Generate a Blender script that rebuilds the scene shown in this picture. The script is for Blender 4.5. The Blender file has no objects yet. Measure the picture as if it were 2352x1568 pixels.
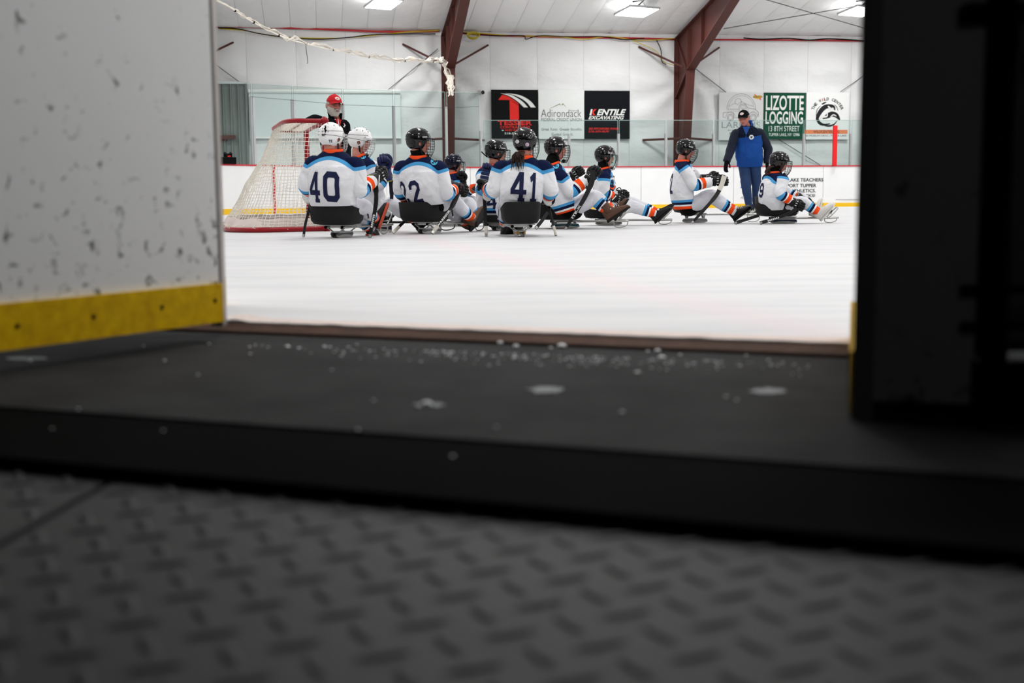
import bpy, bmesh, math, random
import numpy as np
from mathutils import Vector, Matrix, noise
from mathutils.bvhtree import BVHTree
random.seed(7)
sc = bpy.context.scene
C = sc.collection
V = Vector
# ---------------------------------------------------------------- camera
F_PX = 2840.0; PITCH = math.atan(336 / F_PX); ROLL = 0.0080; CAM = V((0, 0, 0.38))
R0 = V((1, 0, 0)); U0 = V((0, math.sin(PITCH), math.cos(PITCH))); FW = V((0, math.cos(PITCH), -math.sin(PITCH)))
CR = R0 * math.cos(ROLL) - U0 * math.sin(ROLL); CU = R0 * math.sin(ROLL) + U0 * math.cos(ROLL)
cam_d = bpy.data.cameras.new('camera'); cam = bpy.data.objects.new('camera', cam_d); C.objects.link(cam)
cam.matrix_world = Matrix(((CR.x, CU.x, -FW.x, CAM.x), (CR.y, CU.y, -FW.y, CAM.y), (CR.z, CU.z, -FW.z, CAM.z), (0, 0, 0, 1)))
cam_d.sensor_width = 36; cam_d.lens = F_PX / 2352 * 36; cam_d.clip_end = 200; cam_d.clip_start = 0.02
cam_d.dof.use_dof = True; cam_d.dof.focus_distance = 14.0; cam_d.dof.aperture_fstop = 2.4
sc.camera = cam
# ---------------------------------------------------------------- world, view
w = bpy.data.worlds.new('world'); sc.world = w; w.use_nodes = True
w.node_tree.nodes['Background'].inputs[0].default_value = (.8, .85, .9, 1); w.node_tree.nodes['Background'].inputs[1].default_value = 0.05
sc.view_settings.view_transform = 'Standard'; sc.view_settings.look = 'None'; sc.view_settings.gamma = 1
sc.view_settings.use_curve_mapping = False; sc.view_settings.exposure = 0.0
sc.cycles.max_bounces = 8; sc.cycles.diffuse_bounces = 4; sc.cycles.transparent_max_bounces = 16; sc.cycles.glossy_bounces = 3
sc.cycles.caustics_reflective = False; sc.cycles.caustics_refractive = False; sc.cycles.sample_clamp_indirect = 6

def ray(x, y): return FW + CR * ((x - 1176) / F_PX) - CU * ((y - 784) / F_PX)
def P(x, y, d):            # the point of the place seen at pixel x, y standing d metres down the hall
    r = ray(x, y); return CAM + r * (d / r.y)
def G(x, y, z=0.0):        # the same on the level z
    r = ray(x, y); return CAM + r * ((z - CAM.z) / r.z)
# frame of the far long wall: a along it, n out of it towards the ice
AL = math.atan(.157); WT = V((math.cos(AL), math.sin(AL), 0)); WN = V((math.sin(AL), -math.cos(AL), 0)); W0 = V((0, 33.69, 0))
EAVE = 4.68; SLOPE = .19
def WP(a, n, z): return W0 + WT * a + WN * n + V((0, 0, z))
def wall_px(x, y, n=0.0):  # pixel -> (a, z) on the wall plane moved out by n
    r = ray(x, y); q = W0 + WN * n; t = (q - CAM).dot(WN) / r.dot(WN); p = CAM + r * t
    return (p - W0).dot(WT), p.z
def roof_px(x, y, drop=0.0):
    r = ray(x, y); nn = V((WN.x * SLOPE, WN.y * SLOPE, -1)); q = W0 + V((0, 0, EAVE - drop))
    t = (q - CAM).dot(nn) / r.dot(nn); return CAM + r * t
# ---------------------------------------------------------------- lights of the hall
LAMPS = []
lamp_rows = [2.9, 8.6, 14.3, 20.0, 25.7, 29.4]  # nearest row is unseen, added to brighten the open left gate leaf
lamp_as = [-9.4, -3.27, 3.0, 8.9, 15.0]
def area(name, loc, size, power, rot=None, color=(1, 1, 1), parent=None, spread=math.pi):
    l = bpy.data.lights.new(name, 'AREA'); l.shape = 'SQUARE'; l.size = size; l.energy = power; l.color = color; l.spread = spread
    o = bpy.data.objects.new(name, l); C.objects.link(o); o.location = loc
    if rot is not None: o.rotation_euler = rot
    return o
LAMP_POWER = 112.0
for rn in lamp_rows:
    for ra in lamp_as:
        zz = EAVE + SLOPE * min(rn, 32 - rn) - .34
        p = WP(ra, rn, zz); LAMPS.append((ra, rn, zz))
        area('lamp_light', p - V((0, 0, .04)), .85, LAMP_POWER, color=(1.0, .985, .97))
# unseen fill light added behind the camera to lift the dark gate end
area('passage_fill', (0.9, -2.6, 1.5), .7, 5.0, rot=(math.radians(90), 0, 0), color=(1, .97, .93))

# ---------------------------------------------------------------- materials
def lin(c):
    if isinstance(c, str):
        c = [int(c[i:i + 2], 16) / 255 for i in (0, 2, 4)]
    return tuple((x / 12.92 if x <= .04045 else ((x + .055) / 1.055) ** 2.4) for x in c[:3]) + (1,)
MATS = {}
def mat(name, col, rough=.6, metal=0.0, spec=.3, vary=0.0, vscale=8.0, bump=0.0, bscale=40.0, emit=0.0, coat=0.0, bstretch=None):
    if name in MATS: return MATS[name]
    m = bpy.data.materials.new(name); m.use_nodes = True; nt = m.node_tree; b = nt.nodes['Principled BSDF']
    b.inputs['Base Color'].default_value = lin(col); b.inputs['Roughness'].default_value = rough
    b.inputs['Metallic'].default_value = metal; b.inputs['Specular IOR Level'].default_value = spec
    b.inputs['Coat Weight'].default_value = coat
    if emit:
        b.inputs['Emission Color'].default_value = lin(col); b.inputs['Emission Strength'].default_value = emit
    tc = nt.nodes.new('ShaderNodeTexCoord')
    mp = nt.nodes.new('ShaderNodeMapping'); nt.links.new(tc.outputs['Object'], mp.inputs[0])
    if bstretch: mp.inputs['Scale'].default_value = bstretch
    if vary:
        n = nt.nodes.new('ShaderNodeTexNoise'); n.inputs['Scale'].default_value = vscale; n.inputs['Detail'].default_value = 5
        nt.links.new(mp.outputs[0], n.inputs['Vector'])
        mx = nt.nodes.new('ShaderNodeMix'); mx.data_type = 'RGBA'
        c = lin(col); mx.inputs[6].default_value = tuple(max(0, x * (1 - vary)) for x in c[:3]) + (1,)
        mx.inputs[7].default_value = tuple(min(1, x * (1 + vary)) for x in c[:3]) + (1,)
        nt.links.new(n.outputs[0], mx.inputs[0]); nt.links.new(mx.outputs[2], b.inputs['Base Color'])
    if bump:
        n = nt.nodes.new('ShaderNodeTexNoise'); n.inputs['Scale'].default_value = bscale; n.inputs['Detail'].default_value = 4
        nt.links.new(mp.outputs[0], n.inputs['Vector'])
        bp = nt.nodes.new('ShaderNodeBump'); bp.inputs['Strength'].default_value = 1; bp.inputs['Distance'].default_value = bump
        nt.links.new(n.outputs[0], bp.inputs['Height']); nt.links.new(bp.outputs[0], b.inputs['Normal'])
    MATS[name] = m; return m
def nd(nt, t, **kw):
    n = nt.nodes.new(t)
    for k, v in kw.items(): setattr(n, k, v)
    return n
M_white = mat('white_paint', 'f0f0ee', .5); M_black = mat('black_plastic', '0b0b0d', .45, vary=.2, spec=.25)
M_helm = mat('glossy_black_shell', '060607', .14, spec=.5); M_helmw = mat('glossy_white_shell', 'f2f2f2', .2)
M_helmn = mat('glossy_navy_shell', '0b1024', .16)
M_skin = mat('skin', 'bd7f6f', .55, vary=.08, vscale=30); M_skin2 = mat('skin_ruddy', 'b97768', .55, vary=.1, vscale=30)
M_steel = mat('brushed_steel', 'b9b9b5', .35, .9, vary=.1); M_alu = mat('aluminium', 'c3c6c6', .42, .6, vary=.06)
M_dark = mat('matte_black', '070708', .85, spec=.1); M_cloth_black = mat('black_cloth', '0c0d11', .9, spec=.08, bump=.002, bscale=120)
M_bucket = mat('bucket_plastic', '1d1d1d', .6, spec=.15, vary=.25, vscale=14, bump=.001, bscale=60)
M_navy = mat('navy_cloth', '0e1836', .8); M_lblue = mat('light_blue_cloth', '4aa3da', .8); M_orange = mat('orange_cloth', 'f5511c', .8)
M_red = mat('goal_red_paint', '96101c', .4, vary=.15); M_cord = mat('net_cord', 'ebe6da', .9)
M_pad = mat('padding_cream', 'd5c8c2', .9, vary=.12, vscale=9, bump=.004, bscale=18)
M_tape = mat('white_tape', 'd9d4c8', .8, vary=.12, vscale=60); M_wire = mat('cage_wire', '3a3a3c', .35, .7); M_wirew = mat('cage_wire_white', 'c9c9c9', .35, .4)
M_brown = mat('brown_leather', '5b4235', .75, vary=.25, vscale=25); M_sole = mat('black_rubber', '161616', .8)
M_hair = mat('brown_hair', '33221c', .8, vary=.3, vscale=60); M_beard = mat('grey_beard', 'b9b2aa', .95, vary=.15, vscale=90, bump=.004, bscale=120)
M_beam = mat('red_oxide_steel', '4e2620', .55, vary=.18, vscale=2.5); M_jeans = mat('blue_denim', '20375c', .85, vary=.2, vscale=12)
M_strap = mat('webbing', '0c0c0d', .7); M_ywrist = mat('yellow_lining', 'b3b42a', .8)
M_letter_k = mat('black_print', '15171a', .6); M_letter_w = mat('white_print', 'e8eae6', .6); M_letter_r = mat('red_print', 'e8261c', .6)

# ---------------------------------------------------------------- mesh builder
ORG = {}; GEO = {}
class MB:
    def __init__(s): s.v = []; s.f = []; s.m = []; s.at = {}; s.mi = 0
    def add(s, vs, fs, mi=None, at=None):
        o = len(s.v); s.v += [V(p) for p in vs]; s.f += [tuple(i + o for i in f) for f in fs]
        s.m += [s.mi if mi is None else mi] * len(fs)
        if at:
            for k, arr in at.items():
                l = s.at.setdefault(k, []); l += [-1.0] * (o - len(l)); l += list(arr)
        return s
    def box(s, c, ax, ay, az, mi=None):      # centre and three half axes
        c, ax, ay, az = V(c), V(ax), V(ay), V(az)
        vs = [c + ax * i + ay * j + az * k for i in (-1, 1) for j in (-1, 1) for k in (-1, 1)]
        return s.add(vs, [(0, 1, 3, 2), (4, 6, 7, 5), (0, 4, 5, 1), (2, 3, 7, 6), (0, 2, 6, 4), (1, 5, 7, 3)], mi)
    def bx(s, x0, x1, y0, y1, z0, z1, mi=None):
        return s.box(((x0 + x1) / 2, (y0 + y1) / 2, (z0 + z1) / 2), ((x1 - x0) / 2, 0, 0), (0, (y1 - y0) / 2, 0), (0, 0, (z1 - z0) / 2), mi)
    def prism(s, pts, ext, mi=None):         # polygon pushed along a vector
        n = len(pts); ext = V(ext); vs = [V(p) for p in pts] + [V(p) + ext for p in pts]
        return s.add(vs, [tuple(range(n))[::-1], tuple(range(n, 2 * n))] + [(i, (i + 1) % n, n + (i + 1) % n, n + i) for i in range(n)], mi)
    def rings(s, rs, closed=True, caps=True, mi=None, at=None):
        k = len(rs[0]); vs = [p for r in rs for p in r]; fs = []
        for i in range(len(rs) - 1):
            for j in range(k if closed else k - 1):
                a = i * k + j; b = i * k + (j + 1) % k; fs.append((a, b, b + k, a + k))
        if caps and closed: fs += [tuple(range(k))[::-1], tuple(range((len(rs) - 1) * k, len(rs) * k))]
        return s.add(vs, fs, mi, at)
    def tube(s, pts, r, k=8, mi=None, caps=True, flat=None, hint=None):
        pts = [V(p) for p in pts]; n = len(pts); rr = r if isinstance(r, (list, tuple)) else [r] * n
        rs = []; prev = None
        for i in range(n):
            t = (pts[min(i + 1, n - 1)] - pts[max(i - 1, 0)]); t = t.normalized() if t.length > 1e-9 else V((0, 0, 1))
            if hint is not None: u = V(hint) - t * V(hint).dot(t)
            elif prev is None: u = t.orthogonal()
            else: u = prev - t * prev.dot(t)
            u = u.normalized() if u.length > 1e-6 else t.orthogonal().normalized()
            prev = u; w_ = t.cross(u); fb = 1.0 if flat is None else flat
            rs.append([pts[i] + u * (rr[i] * math.cos(2 * math.pi * j / k)) + w_ * (rr[i] * fb * math.sin(2 * math.pi * j / k)) for j in range(k)])
        return s.rings(rs, caps=caps, mi=mi)
    def rect(s, pts, wd, th, side, mi=None):    # rectangular bar along points; widths along `side`
        pts = [V(p) for p in pts]; n = len(pts); side = V(side); rs = []
        ww = wd if isinstance(wd, (list, tuple)) else [wd] * n
        for i in range(n):
            t = (pts[min(i + 1, n - 1)] - pts[max(i - 1, 0)]).normalized(); u = side - t * side.dot(t); u.normalize(); q = t.cross(u)
            a, b = ww[i] / 2, th / 2; e = min(a, b) * .35
            rs.append([pts[i] + u * x + q * y for x, y in ((-a, -b + e), (-a + e, -b), (a - e, -b), (a, -b + e), (a, b - e), (a - e, b), (-a + e, b), (-a, b - e))])
        return s.rings(rs, mi=mi)
    def ell(s, c, A, B, Cc, nu=14, nv=8, mi=None):
        c, A, B, Cc = V(c), V(A), V(B), V(Cc); vs = [c - Cc]; fs = []
        for i in range(1, nv):
            e = -math.pi / 2 + math.pi * i / nv
            for j in range(nu):
                a = 2 * math.pi * j / nu; vs.append(c + A * (math.cos(e) * math.cos(a)) + B * (math.cos(e) * math.sin(a)) + Cc * math.sin(e))
        vs.append(c + Cc); L = len(vs) - 1
        for j in range(nu): fs.append((0, 1 + (j + 1) % nu, 1 + j)); fs.append((L, 1 + (nv - 2) * nu + j, 1 + (nv - 2) * nu + (j + 1) % nu))
        for i in range(nv - 2):
            for j in range(nu):
                a = 1 + i * nu + j; b = 1 + i * nu + (j + 1) % nu; fs.append((a, b, b + nu, a + nu))
        return s.add(vs, fs, mi)
    def build(s, name, mats, parent=None, smooth=False, org=None, kind=None, fixn=True, sharp=None):
        if parent is not None: org = ORG[parent.name]
        elif org is None:
            lo = [min(p[i] for p in s.v) for i in range(3)]; hi = [max(p[i] for p in s.v) for i in range(3)]
            org = V(((lo[0] + hi[0]) / 2, (lo[1] + hi[1]) / 2, lo[2]))
        me = bpy.data.meshes.new(name); me.from_pydata([p - org for p in s.v], [], s.f)
        for m in (mats if isinstance(mats, (list, tuple)) else [mats]): me.materials.append(m)
        me.polygons.foreach_set('material_index', s.m)
        for k, arr in s.at.items():
            arr = arr + [-1.0] * (len(s.v) - len(arr)); a = me.attributes.new(k, 'FLOAT', 'POINT'); a.data.foreach_set('value', arr)
        if fixn:
            bm = bmesh.new(); bm.from_mesh(me); bmesh.ops.recalc_face_normals(bm, faces=bm.faces); bm.to_mesh(me); bm.free()
        if smooth:
            me.polygons.foreach_set('use_smooth', [True] * len(me.polygons))
            if sharp: me.set_sharp_from_angle(angle=math.radians(sharp))
        o = bpy.data.objects.new(name, me); C.objects.link(o)
        if parent is not None: o.parent = parent
        else: o.location = org
        if kind: o['kind'] = kind
        ORG[o.name] = V(org); GEO[o.name] = s
        return o
def tag(o, label=None, cat=None, group=None, kind=None):
    if label: o['label'] = label
    if cat: o['category'] = cat
    if group: o['group'] = group
    if kind: o['kind'] = kind
    return o
def thing(name, loc, label, cat, group=None, kind=None):
    o = bpy.data.objects.new(name, None); C.objects.link(o); o.location = loc; o.empty_display_size = .1
    ORG[o.name] = V(loc); return tag(o, label, cat, group, kind)
def setting(name, loc=(0, 0, 0)): return thing(name, loc, None, None, kind='structure')
def cr(pts, n=6):       # Catmull-Rom resample of vectors (any length)
    pts = [np.array(p, float) for p in pts]; out = []
    for i in range(len(pts) - 1):
        p0 = pts[max(i - 1, 0)]; p1 = pts[i]; p2 = pts[i + 1]; p3 = pts[min(i + 2, len(pts) - 1)]
        for k in range(n):
            t = k / n; out.append(.5 * ((2 * p1) + (-p0 + p2) * t + (2 * p0 - 5 * p1 + 4 * p2 - p3) * t * t + (-p0 + 3 * p1 - 3 * p2 + p3) * t ** 3))
    out.append(pts[-1]); return out
def sm(pts, n=6): return [V(p) for p in cr([tuple(p) for p in pts], n)]
# flat shapes: 2-D polygons in a frame (origin, u, v)
def ribbon2(pts, wd, closed=False):
    n = len(pts); L = []; R_ = []
    for i in range(n):
        p = np.array(pts[i], float)
        a = np.array(pts[(i - 1) % n] if (closed or i > 0) else pts[0], float); b = np.array(pts[(i + 1) % n] if (closed or i < n - 1) else pts[-1], float)
        d1 = p - a; d2 = b - p
        d1 = d1 / np.linalg.norm(d1) if np.linalg.norm(d1) > 1e-9 else None; d2 = d2 / np.linalg.norm(d2) if np.linalg.norm(d2) > 1e-9 else None
        if d1 is None: d1 = d2
        if d2 is None: d2 = d1
        n1 = np.array([-d1[1], d1[0]]); n2 = np.array([-d2[1], d2[0]]); m = n1 + n2; m /= max(np.linalg.norm(m), 1e-6)
        k = wd / 2 / max(m.dot(n1), .45); L.append(p + m * k); R_.append(p - m * k)
    q = []
    for i in range(n if closed else n - 1):
        j = (i + 1) % n; q.append([tuple(L[i]), tuple(L[j]), tuple(R_[j]), tuple(R_[i])])
    return q
def text_polys(s, box, shear=0.0, bold=0.0, space=1.0):
    """the letters as triangles fitted in box x0, y0, x1, y1"""
    cu = bpy.data.curves.new('t', 'FONT'); cu.body = s; cu.resolution_u = 3; cu.shear = shear; cu.offset = bold; cu.space_character = space
    o = bpy.data.objects.new('t', cu); C.objects.link(o); dg = bpy.context.evaluated_depsgraph_get(); me = o.evaluated_get(dg).to_mesh()
    vs = [(v.co.x, v.co.y) for v in me.vertices]; fs = [tuple(p.vertices) for p in me.polygons]
    o.evaluated_get(dg).to_mesh_clear(); bpy.data.objects.remove(o); bpy.data.curves.remove(cu)
    xs = [v[0] for v in vs]; ys = [v[1] for v in vs]; x0, x1, y0, y1 = min(xs), max(xs), min(ys), max(ys)
    X0, Y0, X1, Y1 = box
    vs = [(X0 + (x - x0) / (x1 - x0) * (X1 - X0), Y0 + (y - y0) / (y1 - y0) * (Y1 - Y0)) for x, y in vs]
    return [[vs[i] for i in f] for f in fs]
class Board:     # a flat face to print on
    def __init__(s, o, u, v, n): s.o, s.u, s.v, s.n = V(o), V(u), V(v), V(n)
    def put(s, polys, name, m, parent, lift=.004, label=None):
        mb = MB()
        for p in polys: mb.add([s.o + s.u * a + s.v * b + s.n * lift for a, b in p], [tuple(range(len(p)))])
        o = mb.build(name, m, parent, fixn=False)
        if label: o['label'] = label
        return o
def decal(polys, name, m, parent, target, c, n, up, size, lift=.003, cell=.018, label=None):
    """2-D print (unit box centred on 0) laid onto the surface of target seen along n"""
    c, n = V(c), V(n).normalized(); up = V(up); up = (up - n * up.dot(n)).normalized(); u = up.cross(n)
    bm = bmesh.new()
    for p in polys:
        vs = [bm.verts.new((x * size[0], y * size[1], 0)) for x, y in p]
        try: bm.faces.new(vs)
        except ValueError: pass
    if not bm.faces: return None
    for axis in (0, 1):
        h = size[axis] * .6; k = -h
        while k < h:
            pc = V((0, 0, 0)); pc[axis] = k; pn = V((0, 0, 0)); pn[axis] = 1
            bmesh.ops.bisect_plane(bm, geom=bm.verts[:] + bm.edges[:] + bm.faces[:], plane_co=pc, plane_no=pn); k += cell
    bm.verts.ensure_lookup_table(); bm.faces.ensure_lookup_table()
    g = [GEO[t.name] for t in (target if isinstance(target, (list, tuple)) else [target])]
    tv = []; tf = []
    for q in g:
        o_ = len(tv); tv += q.v; tf += [tuple(i + o_ for i in f) for f in q.f]
    bvh = BVHTree.FromPolygons(tv, tf); out = []; ok = []
    for v in bm.verts:
        p0 = c + u * v.co.x + up * v.co.y + n * .3
        h = bvh.ray_cast(p0, -n, .6); ok.append(h[0] is not None); out.append((h[0] + n * lift) if h[0] else p0)
    fs = [tuple(v.index for v in f.verts) for f in bm.faces if all(ok[v.index] for v in f.verts)]; bm.free()
    if not fs: return None
    mb = MB().add(out, fs); o = mb.build(name, m, parent, fixn=False, smooth=True)
    if label: o['label'] = label
    return o
# ================================================================ THE HALL
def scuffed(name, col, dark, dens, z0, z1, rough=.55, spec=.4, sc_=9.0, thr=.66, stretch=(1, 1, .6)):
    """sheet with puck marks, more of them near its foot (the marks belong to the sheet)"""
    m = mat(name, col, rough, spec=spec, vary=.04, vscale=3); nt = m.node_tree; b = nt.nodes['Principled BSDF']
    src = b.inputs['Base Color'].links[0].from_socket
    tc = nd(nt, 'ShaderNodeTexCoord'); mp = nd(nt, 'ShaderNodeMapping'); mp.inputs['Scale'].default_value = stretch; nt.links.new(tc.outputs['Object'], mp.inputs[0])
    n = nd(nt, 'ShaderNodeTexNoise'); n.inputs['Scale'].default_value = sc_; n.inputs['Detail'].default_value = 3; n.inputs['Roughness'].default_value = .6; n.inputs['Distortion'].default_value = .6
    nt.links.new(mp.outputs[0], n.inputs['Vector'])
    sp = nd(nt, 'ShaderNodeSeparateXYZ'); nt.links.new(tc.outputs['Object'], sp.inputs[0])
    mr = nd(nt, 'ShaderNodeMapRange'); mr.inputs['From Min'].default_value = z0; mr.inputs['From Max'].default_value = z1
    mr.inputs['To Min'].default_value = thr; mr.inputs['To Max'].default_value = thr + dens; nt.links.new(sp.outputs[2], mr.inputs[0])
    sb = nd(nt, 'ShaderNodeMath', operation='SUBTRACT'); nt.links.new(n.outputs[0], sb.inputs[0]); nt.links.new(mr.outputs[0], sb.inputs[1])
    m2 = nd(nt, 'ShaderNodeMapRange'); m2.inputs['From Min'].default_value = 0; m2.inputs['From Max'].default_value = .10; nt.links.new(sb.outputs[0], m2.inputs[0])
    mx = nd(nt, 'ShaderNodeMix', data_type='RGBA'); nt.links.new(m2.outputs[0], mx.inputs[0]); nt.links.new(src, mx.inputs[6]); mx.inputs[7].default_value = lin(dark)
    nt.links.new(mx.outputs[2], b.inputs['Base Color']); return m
# ---- ice
ice = mat('ice', 'f4f5f6', .6, spec=.2); nt = ice.node_tree; b = nt.nodes['Principled BSDF']
tc = nd(nt, 'ShaderNodeTexCoord'); mp = nd(nt, 'ShaderNodeMapping'); mp.inputs['Scale'].default_value = (.5, 3.2, 1); mp.inputs['Rotation'].default_value = (0, 0, -.05)
nt.links.new(tc.outputs['Object'], mp.inputs[0]); n1 = nd(nt, 'ShaderNodeTexNoise'); n1.inputs['Scale'].default_value = 1.6; n1.inputs['Detail'].default_value = 9; n1.inputs['Roughness'].default_value = .62
nt.links.new(mp.outputs[0], n1.inputs['Vector'])
r1 = nd(nt, 'ShaderNodeValToRGB'); r1.color_ramp.elements[0].position = .36; r1.color_ramp.elements[0].color = lin('c5c6c8'); r1.color_ramp.elements[1].position = .52; r1.color_ramp.elements[1].color = lin('d2d2d3')
nt.links.new(n1.outputs[0], r1.inputs[0])
# the old red line, worn to a pink haze
sp = nd(nt, 'ShaderNodeSeparateXYZ'); nt.links.new(tc.outputs['Object'], sp.inputs[0])
m1 = nd(nt, 'ShaderNodeMath', operation='MULTIPLY_ADD'); nt.links.new(sp.outputs[1], m1.inputs[0]); m1.inputs[1].default_value = .21; m1.inputs[2].default_value = -1.55
m2 = nd(nt, 'ShaderNodeMath', operation='ADD'); nt.links.new(m1.outputs[0], m2.inputs[0]); nt.links.new(sp.outputs[0], m2.inputs[1])
m3 = nd(nt, 'ShaderNodeMath', operation='ABSOLUTE'); nt.links.new(m2.outputs[0], m3.inputs[0])
m4 = nd(nt, 'ShaderNodeMapRange'); m4.inputs['From Min'].default_value = .0; m4.inputs['From Max'].default_value = .22; m4.inputs['To Min'].default_value = .22; m4.inputs['To Max'].default_value = 0; nt.links.new(m3.outputs[0], m4.inputs[0])
mx = nd(nt, 'ShaderNodeMix', data_type='RGBA'); nt.links.new(m4.outputs[0], mx.inputs[0]); nt.links.new(r1.outputs[0], mx.inputs[6]); mx.inputs[7].default_value = lin('e6c3c6')
nt.links.new(mx.outputs[2], b.inputs['Base Color'])
bp = nd(nt, 'ShaderNodeBump'); bp.inputs['Distance'].default_value = .004; nt.links.new(n1.outputs[0], bp.inputs['Height']); nt.links.new(bp.outputs[0], b.inputs['Normal'])
BL, BR = G(503, 738), G(1957, 790)               # the two ends of the gate's threshold
BD = (BR - BL).normalized(); BN = V((-BD.y, BD.x, 0))   # BN points onto the ice
if BN.y < 0: BN = -BN
eL = BL - BD * 14; eR = BR + BD * 26
mb = MB(); fa = WP(-17, -.6, 0); fb = WP(26, -.6, 0)
mb.add([eL, eR, fb, fa], [(0, 1, 2, 3)]); mb.add([p - V((0, 0, .05)) for p in (eL, eR, fb, fa)], [(3, 2, 1, 0)])
mb.add([eL, eR, eR - V((0, 0, .05)), eL - V((0, 0, .05))], [(0, 3, 2, 1)])
o = mb.build('floor', ice, org=V((0, 0, 0)), kind='structure'); o['label'] = 'white ice surface with faint skate marks'
# rough brownish snow along the threshold
sn = mat('edge_snow', 'd9cac3', .9, vary=.1, vscale=20, bump=.01, bscale=30); mb = MB(); N = 150; rows = 6; vs = []
for i in range(N + 1):
    for j in range(rows):
        t = i / N; q = BL + (BR - BL) * t + BN * (.004 + j * .03)
        h = (.002 + .003 * noise.noise(V((t * 26, j * .9, 1)))) * (1 - j / (rows - 1)) + (.0 if j < rows - 1 else -.003)
        if t < .06: h += .012 * (1 - t / .06)
        vs.append(q + V((0, 0, max(h, .0015) if j < rows - 1 else h)))
fs = [(i * rows + j, i * rows + j + 1, (i + 1) * rows + j + 1, (i + 1) * rows + j) for i in range(N) for j in range(rows - 1)]
tag(mb.add(vs, fs).build('snow_ridge', sn, smooth=True), 'thin ridge of scraped brownish snow along the gate threshold', 'snow', kind='stuff')
sill = mat('wet_brown_sill', '523c31', .75, vary=.5, spec=.15, vscale=7, bump=.004, bscale=40)
mb = MB(); mb.prism([BL - BD * .3 - V((0, 0, .055)), BR + BD * .15 - V((0, 0, .055)), BR + BD * .15 - V((0, 0, .004)), BL - BD * .3 - V((0, 0, .004))], -BN * .004)
mb.v[4] = BL - BD * .3 - BN * .05 - V((0, 0, .055)); mb.v[5] = BR + BD * .15 - BN * .05 - V((0, 0, .055)); mb.v[6] = BR + BD * .15 - BN * .045 - V((0, 0, .022)); mb.v[7] = BL - BD * .3 - BN * .045 - V((0, 0, .022))
tag(mb.build('threshold_sill', sill, kind='structure'), 'wet brown sill board at the edge of the ice')
# ---- ceiling and walls
ceil_m = mat('white_vinyl_ceiling', 'f2f2f1', .7, vary=.03, vscale=.8, bump=.02, bscale=3)
wall_m = mat('white_vinyl_wall', 'e6e7e7', .55, vary=.05, vscale=1.2, bump=.03, bscale=2.2, bstretch=(1, 1, 1.8))
seam_m = mat('dark_seam', '8c8e8f', .8)
ceil = setting('ceiling', WP(0, 0, EAVE)); wb = setting('wall_back', W0)
def fold(a, z):
    f = 0
    for cx in (-1.9, 4.75, 11.3):       # drapes gathered around the steel frames
        r = math.hypot((a - cx), (z - 3.6)); f += .075 * math.exp(-r / 1.3) * math.sin(9 * math.atan2(z - 3.6, a - cx) + 3 * r)
    return f + .02 * noise.noise(V((a * .8 + z * .35, z * 2.2 - a * .5, 3))) + .012 * math.sin(z * 7 + a * .8 + 2 * noise.noise(V((a, z, 0))))
PW = 1.27; a0 = wall_px(1125, 150)[0]; k0 = -13
for k in range(k0, 15):
    x0 = a0 + k * PW; x1 = x0 + PW; mb = MB(); nx, nz = 10, 34; vs = []
    for i in range(nx + 1):
        for j in range(nz + 1):
            a = x0 + .002 + (PW - .004) * i / nx; z = EAVE * j / nz; e = min(i, nx - i) / nx
            vs.append(WP(a, .0 + .012 * min(1, e * 5) ** .5 + 1.3 * fold(a, z) * min(1, e * 5 + .2) + .07, z))
    mb.add(vs, [(i * (nz + 1) + j, (i + 1) * (nz + 1) + j, (i + 1) * (nz + 1) + j + 1, i * (nz + 1) + j + 1) for i in range(nx) for j in range(nz)])
    mb.build('wall_panel', wall_m, wb, smooth=True, fixn=False)
mb = MB(); mb.add([WP(-17, -.02, 0), WP(26, -.02, 0), WP(26, -.02, EAVE), WP(-17, -.02, EAVE)], [(0, 1, 2, 3)])
mb.build('wall_backing', seam_m, wb, fixn=False)
# ceiling panels of the visible slope, then the rest of the roof
CW = .65
for k in range(-18, 28):
    x0 = a0 + k * CW; mb = MB(); nn = 9; vs = []
    for i in range(5):
        for j in range(nn + 1):
            a = x0 + .003 + (CW - .006) * i / 4; n_ = 4.2 * j / nn; s_ = (0, .8, 1, .8, 0)[i] * .012
            vs.append(WP(a, n_, EAVE + SLOPE * n_ - s_ - .012 * noise.noise(V((a * 2, n_ * 1.5, 5)))))
    mb.add(vs, [(i * (nn + 1) + j, i * (nn + 1) + j + 1, (i + 1) * (nn + 1) + j + 1, (i + 1) * (nn + 1) + j) for i in range(4) for j in range(nn)])
    mb.build('ceiling_panel', ceil_m, ceil, smooth=True, fixn=False)
mb = MB(); ridge = EAVE + SLOPE * 16 + .03
mb.add([WP(-17, -.3, EAVE + .03 - .3 * SLOPE), WP(26, -.3, EAVE + .03 - .3 * SLOPE), WP(26, 16, ridge), WP(-17, 16, ridge), WP(26, 50, EAVE), WP(-17, 50, EAVE)], [(0, 3, 2, 1), (3, 5, 4, 2)])
mb.build('roof_liner', mat('white_roof_liner', 'eeeeee', .7), ceil, fixn=False)
for nm, a in (('wall_left', -13.0), ('wall_right', 22.0)):
    mb = MB(); mb.prism([WP(a, -.3, 0), WP(a, 34, 0), WP(a, 34, 7.9), WP(a, -.3, 7.9)], WT * (.1 if a > 0 else -.1))
    mb.build(nm, mat('white_end_wall', 'd9dada', .7), kind='structure')
mb = MB(); hb = V((0, 0, 3.1))
mb.prism([eL + hb, eR + hb, eR + V((0, 0, 8)), eL + V((0, 0, 8))], -BN * .12)
mb.build('wall_near', mat('near_header', '4c4d4f', .8), kind='structure')
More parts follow.
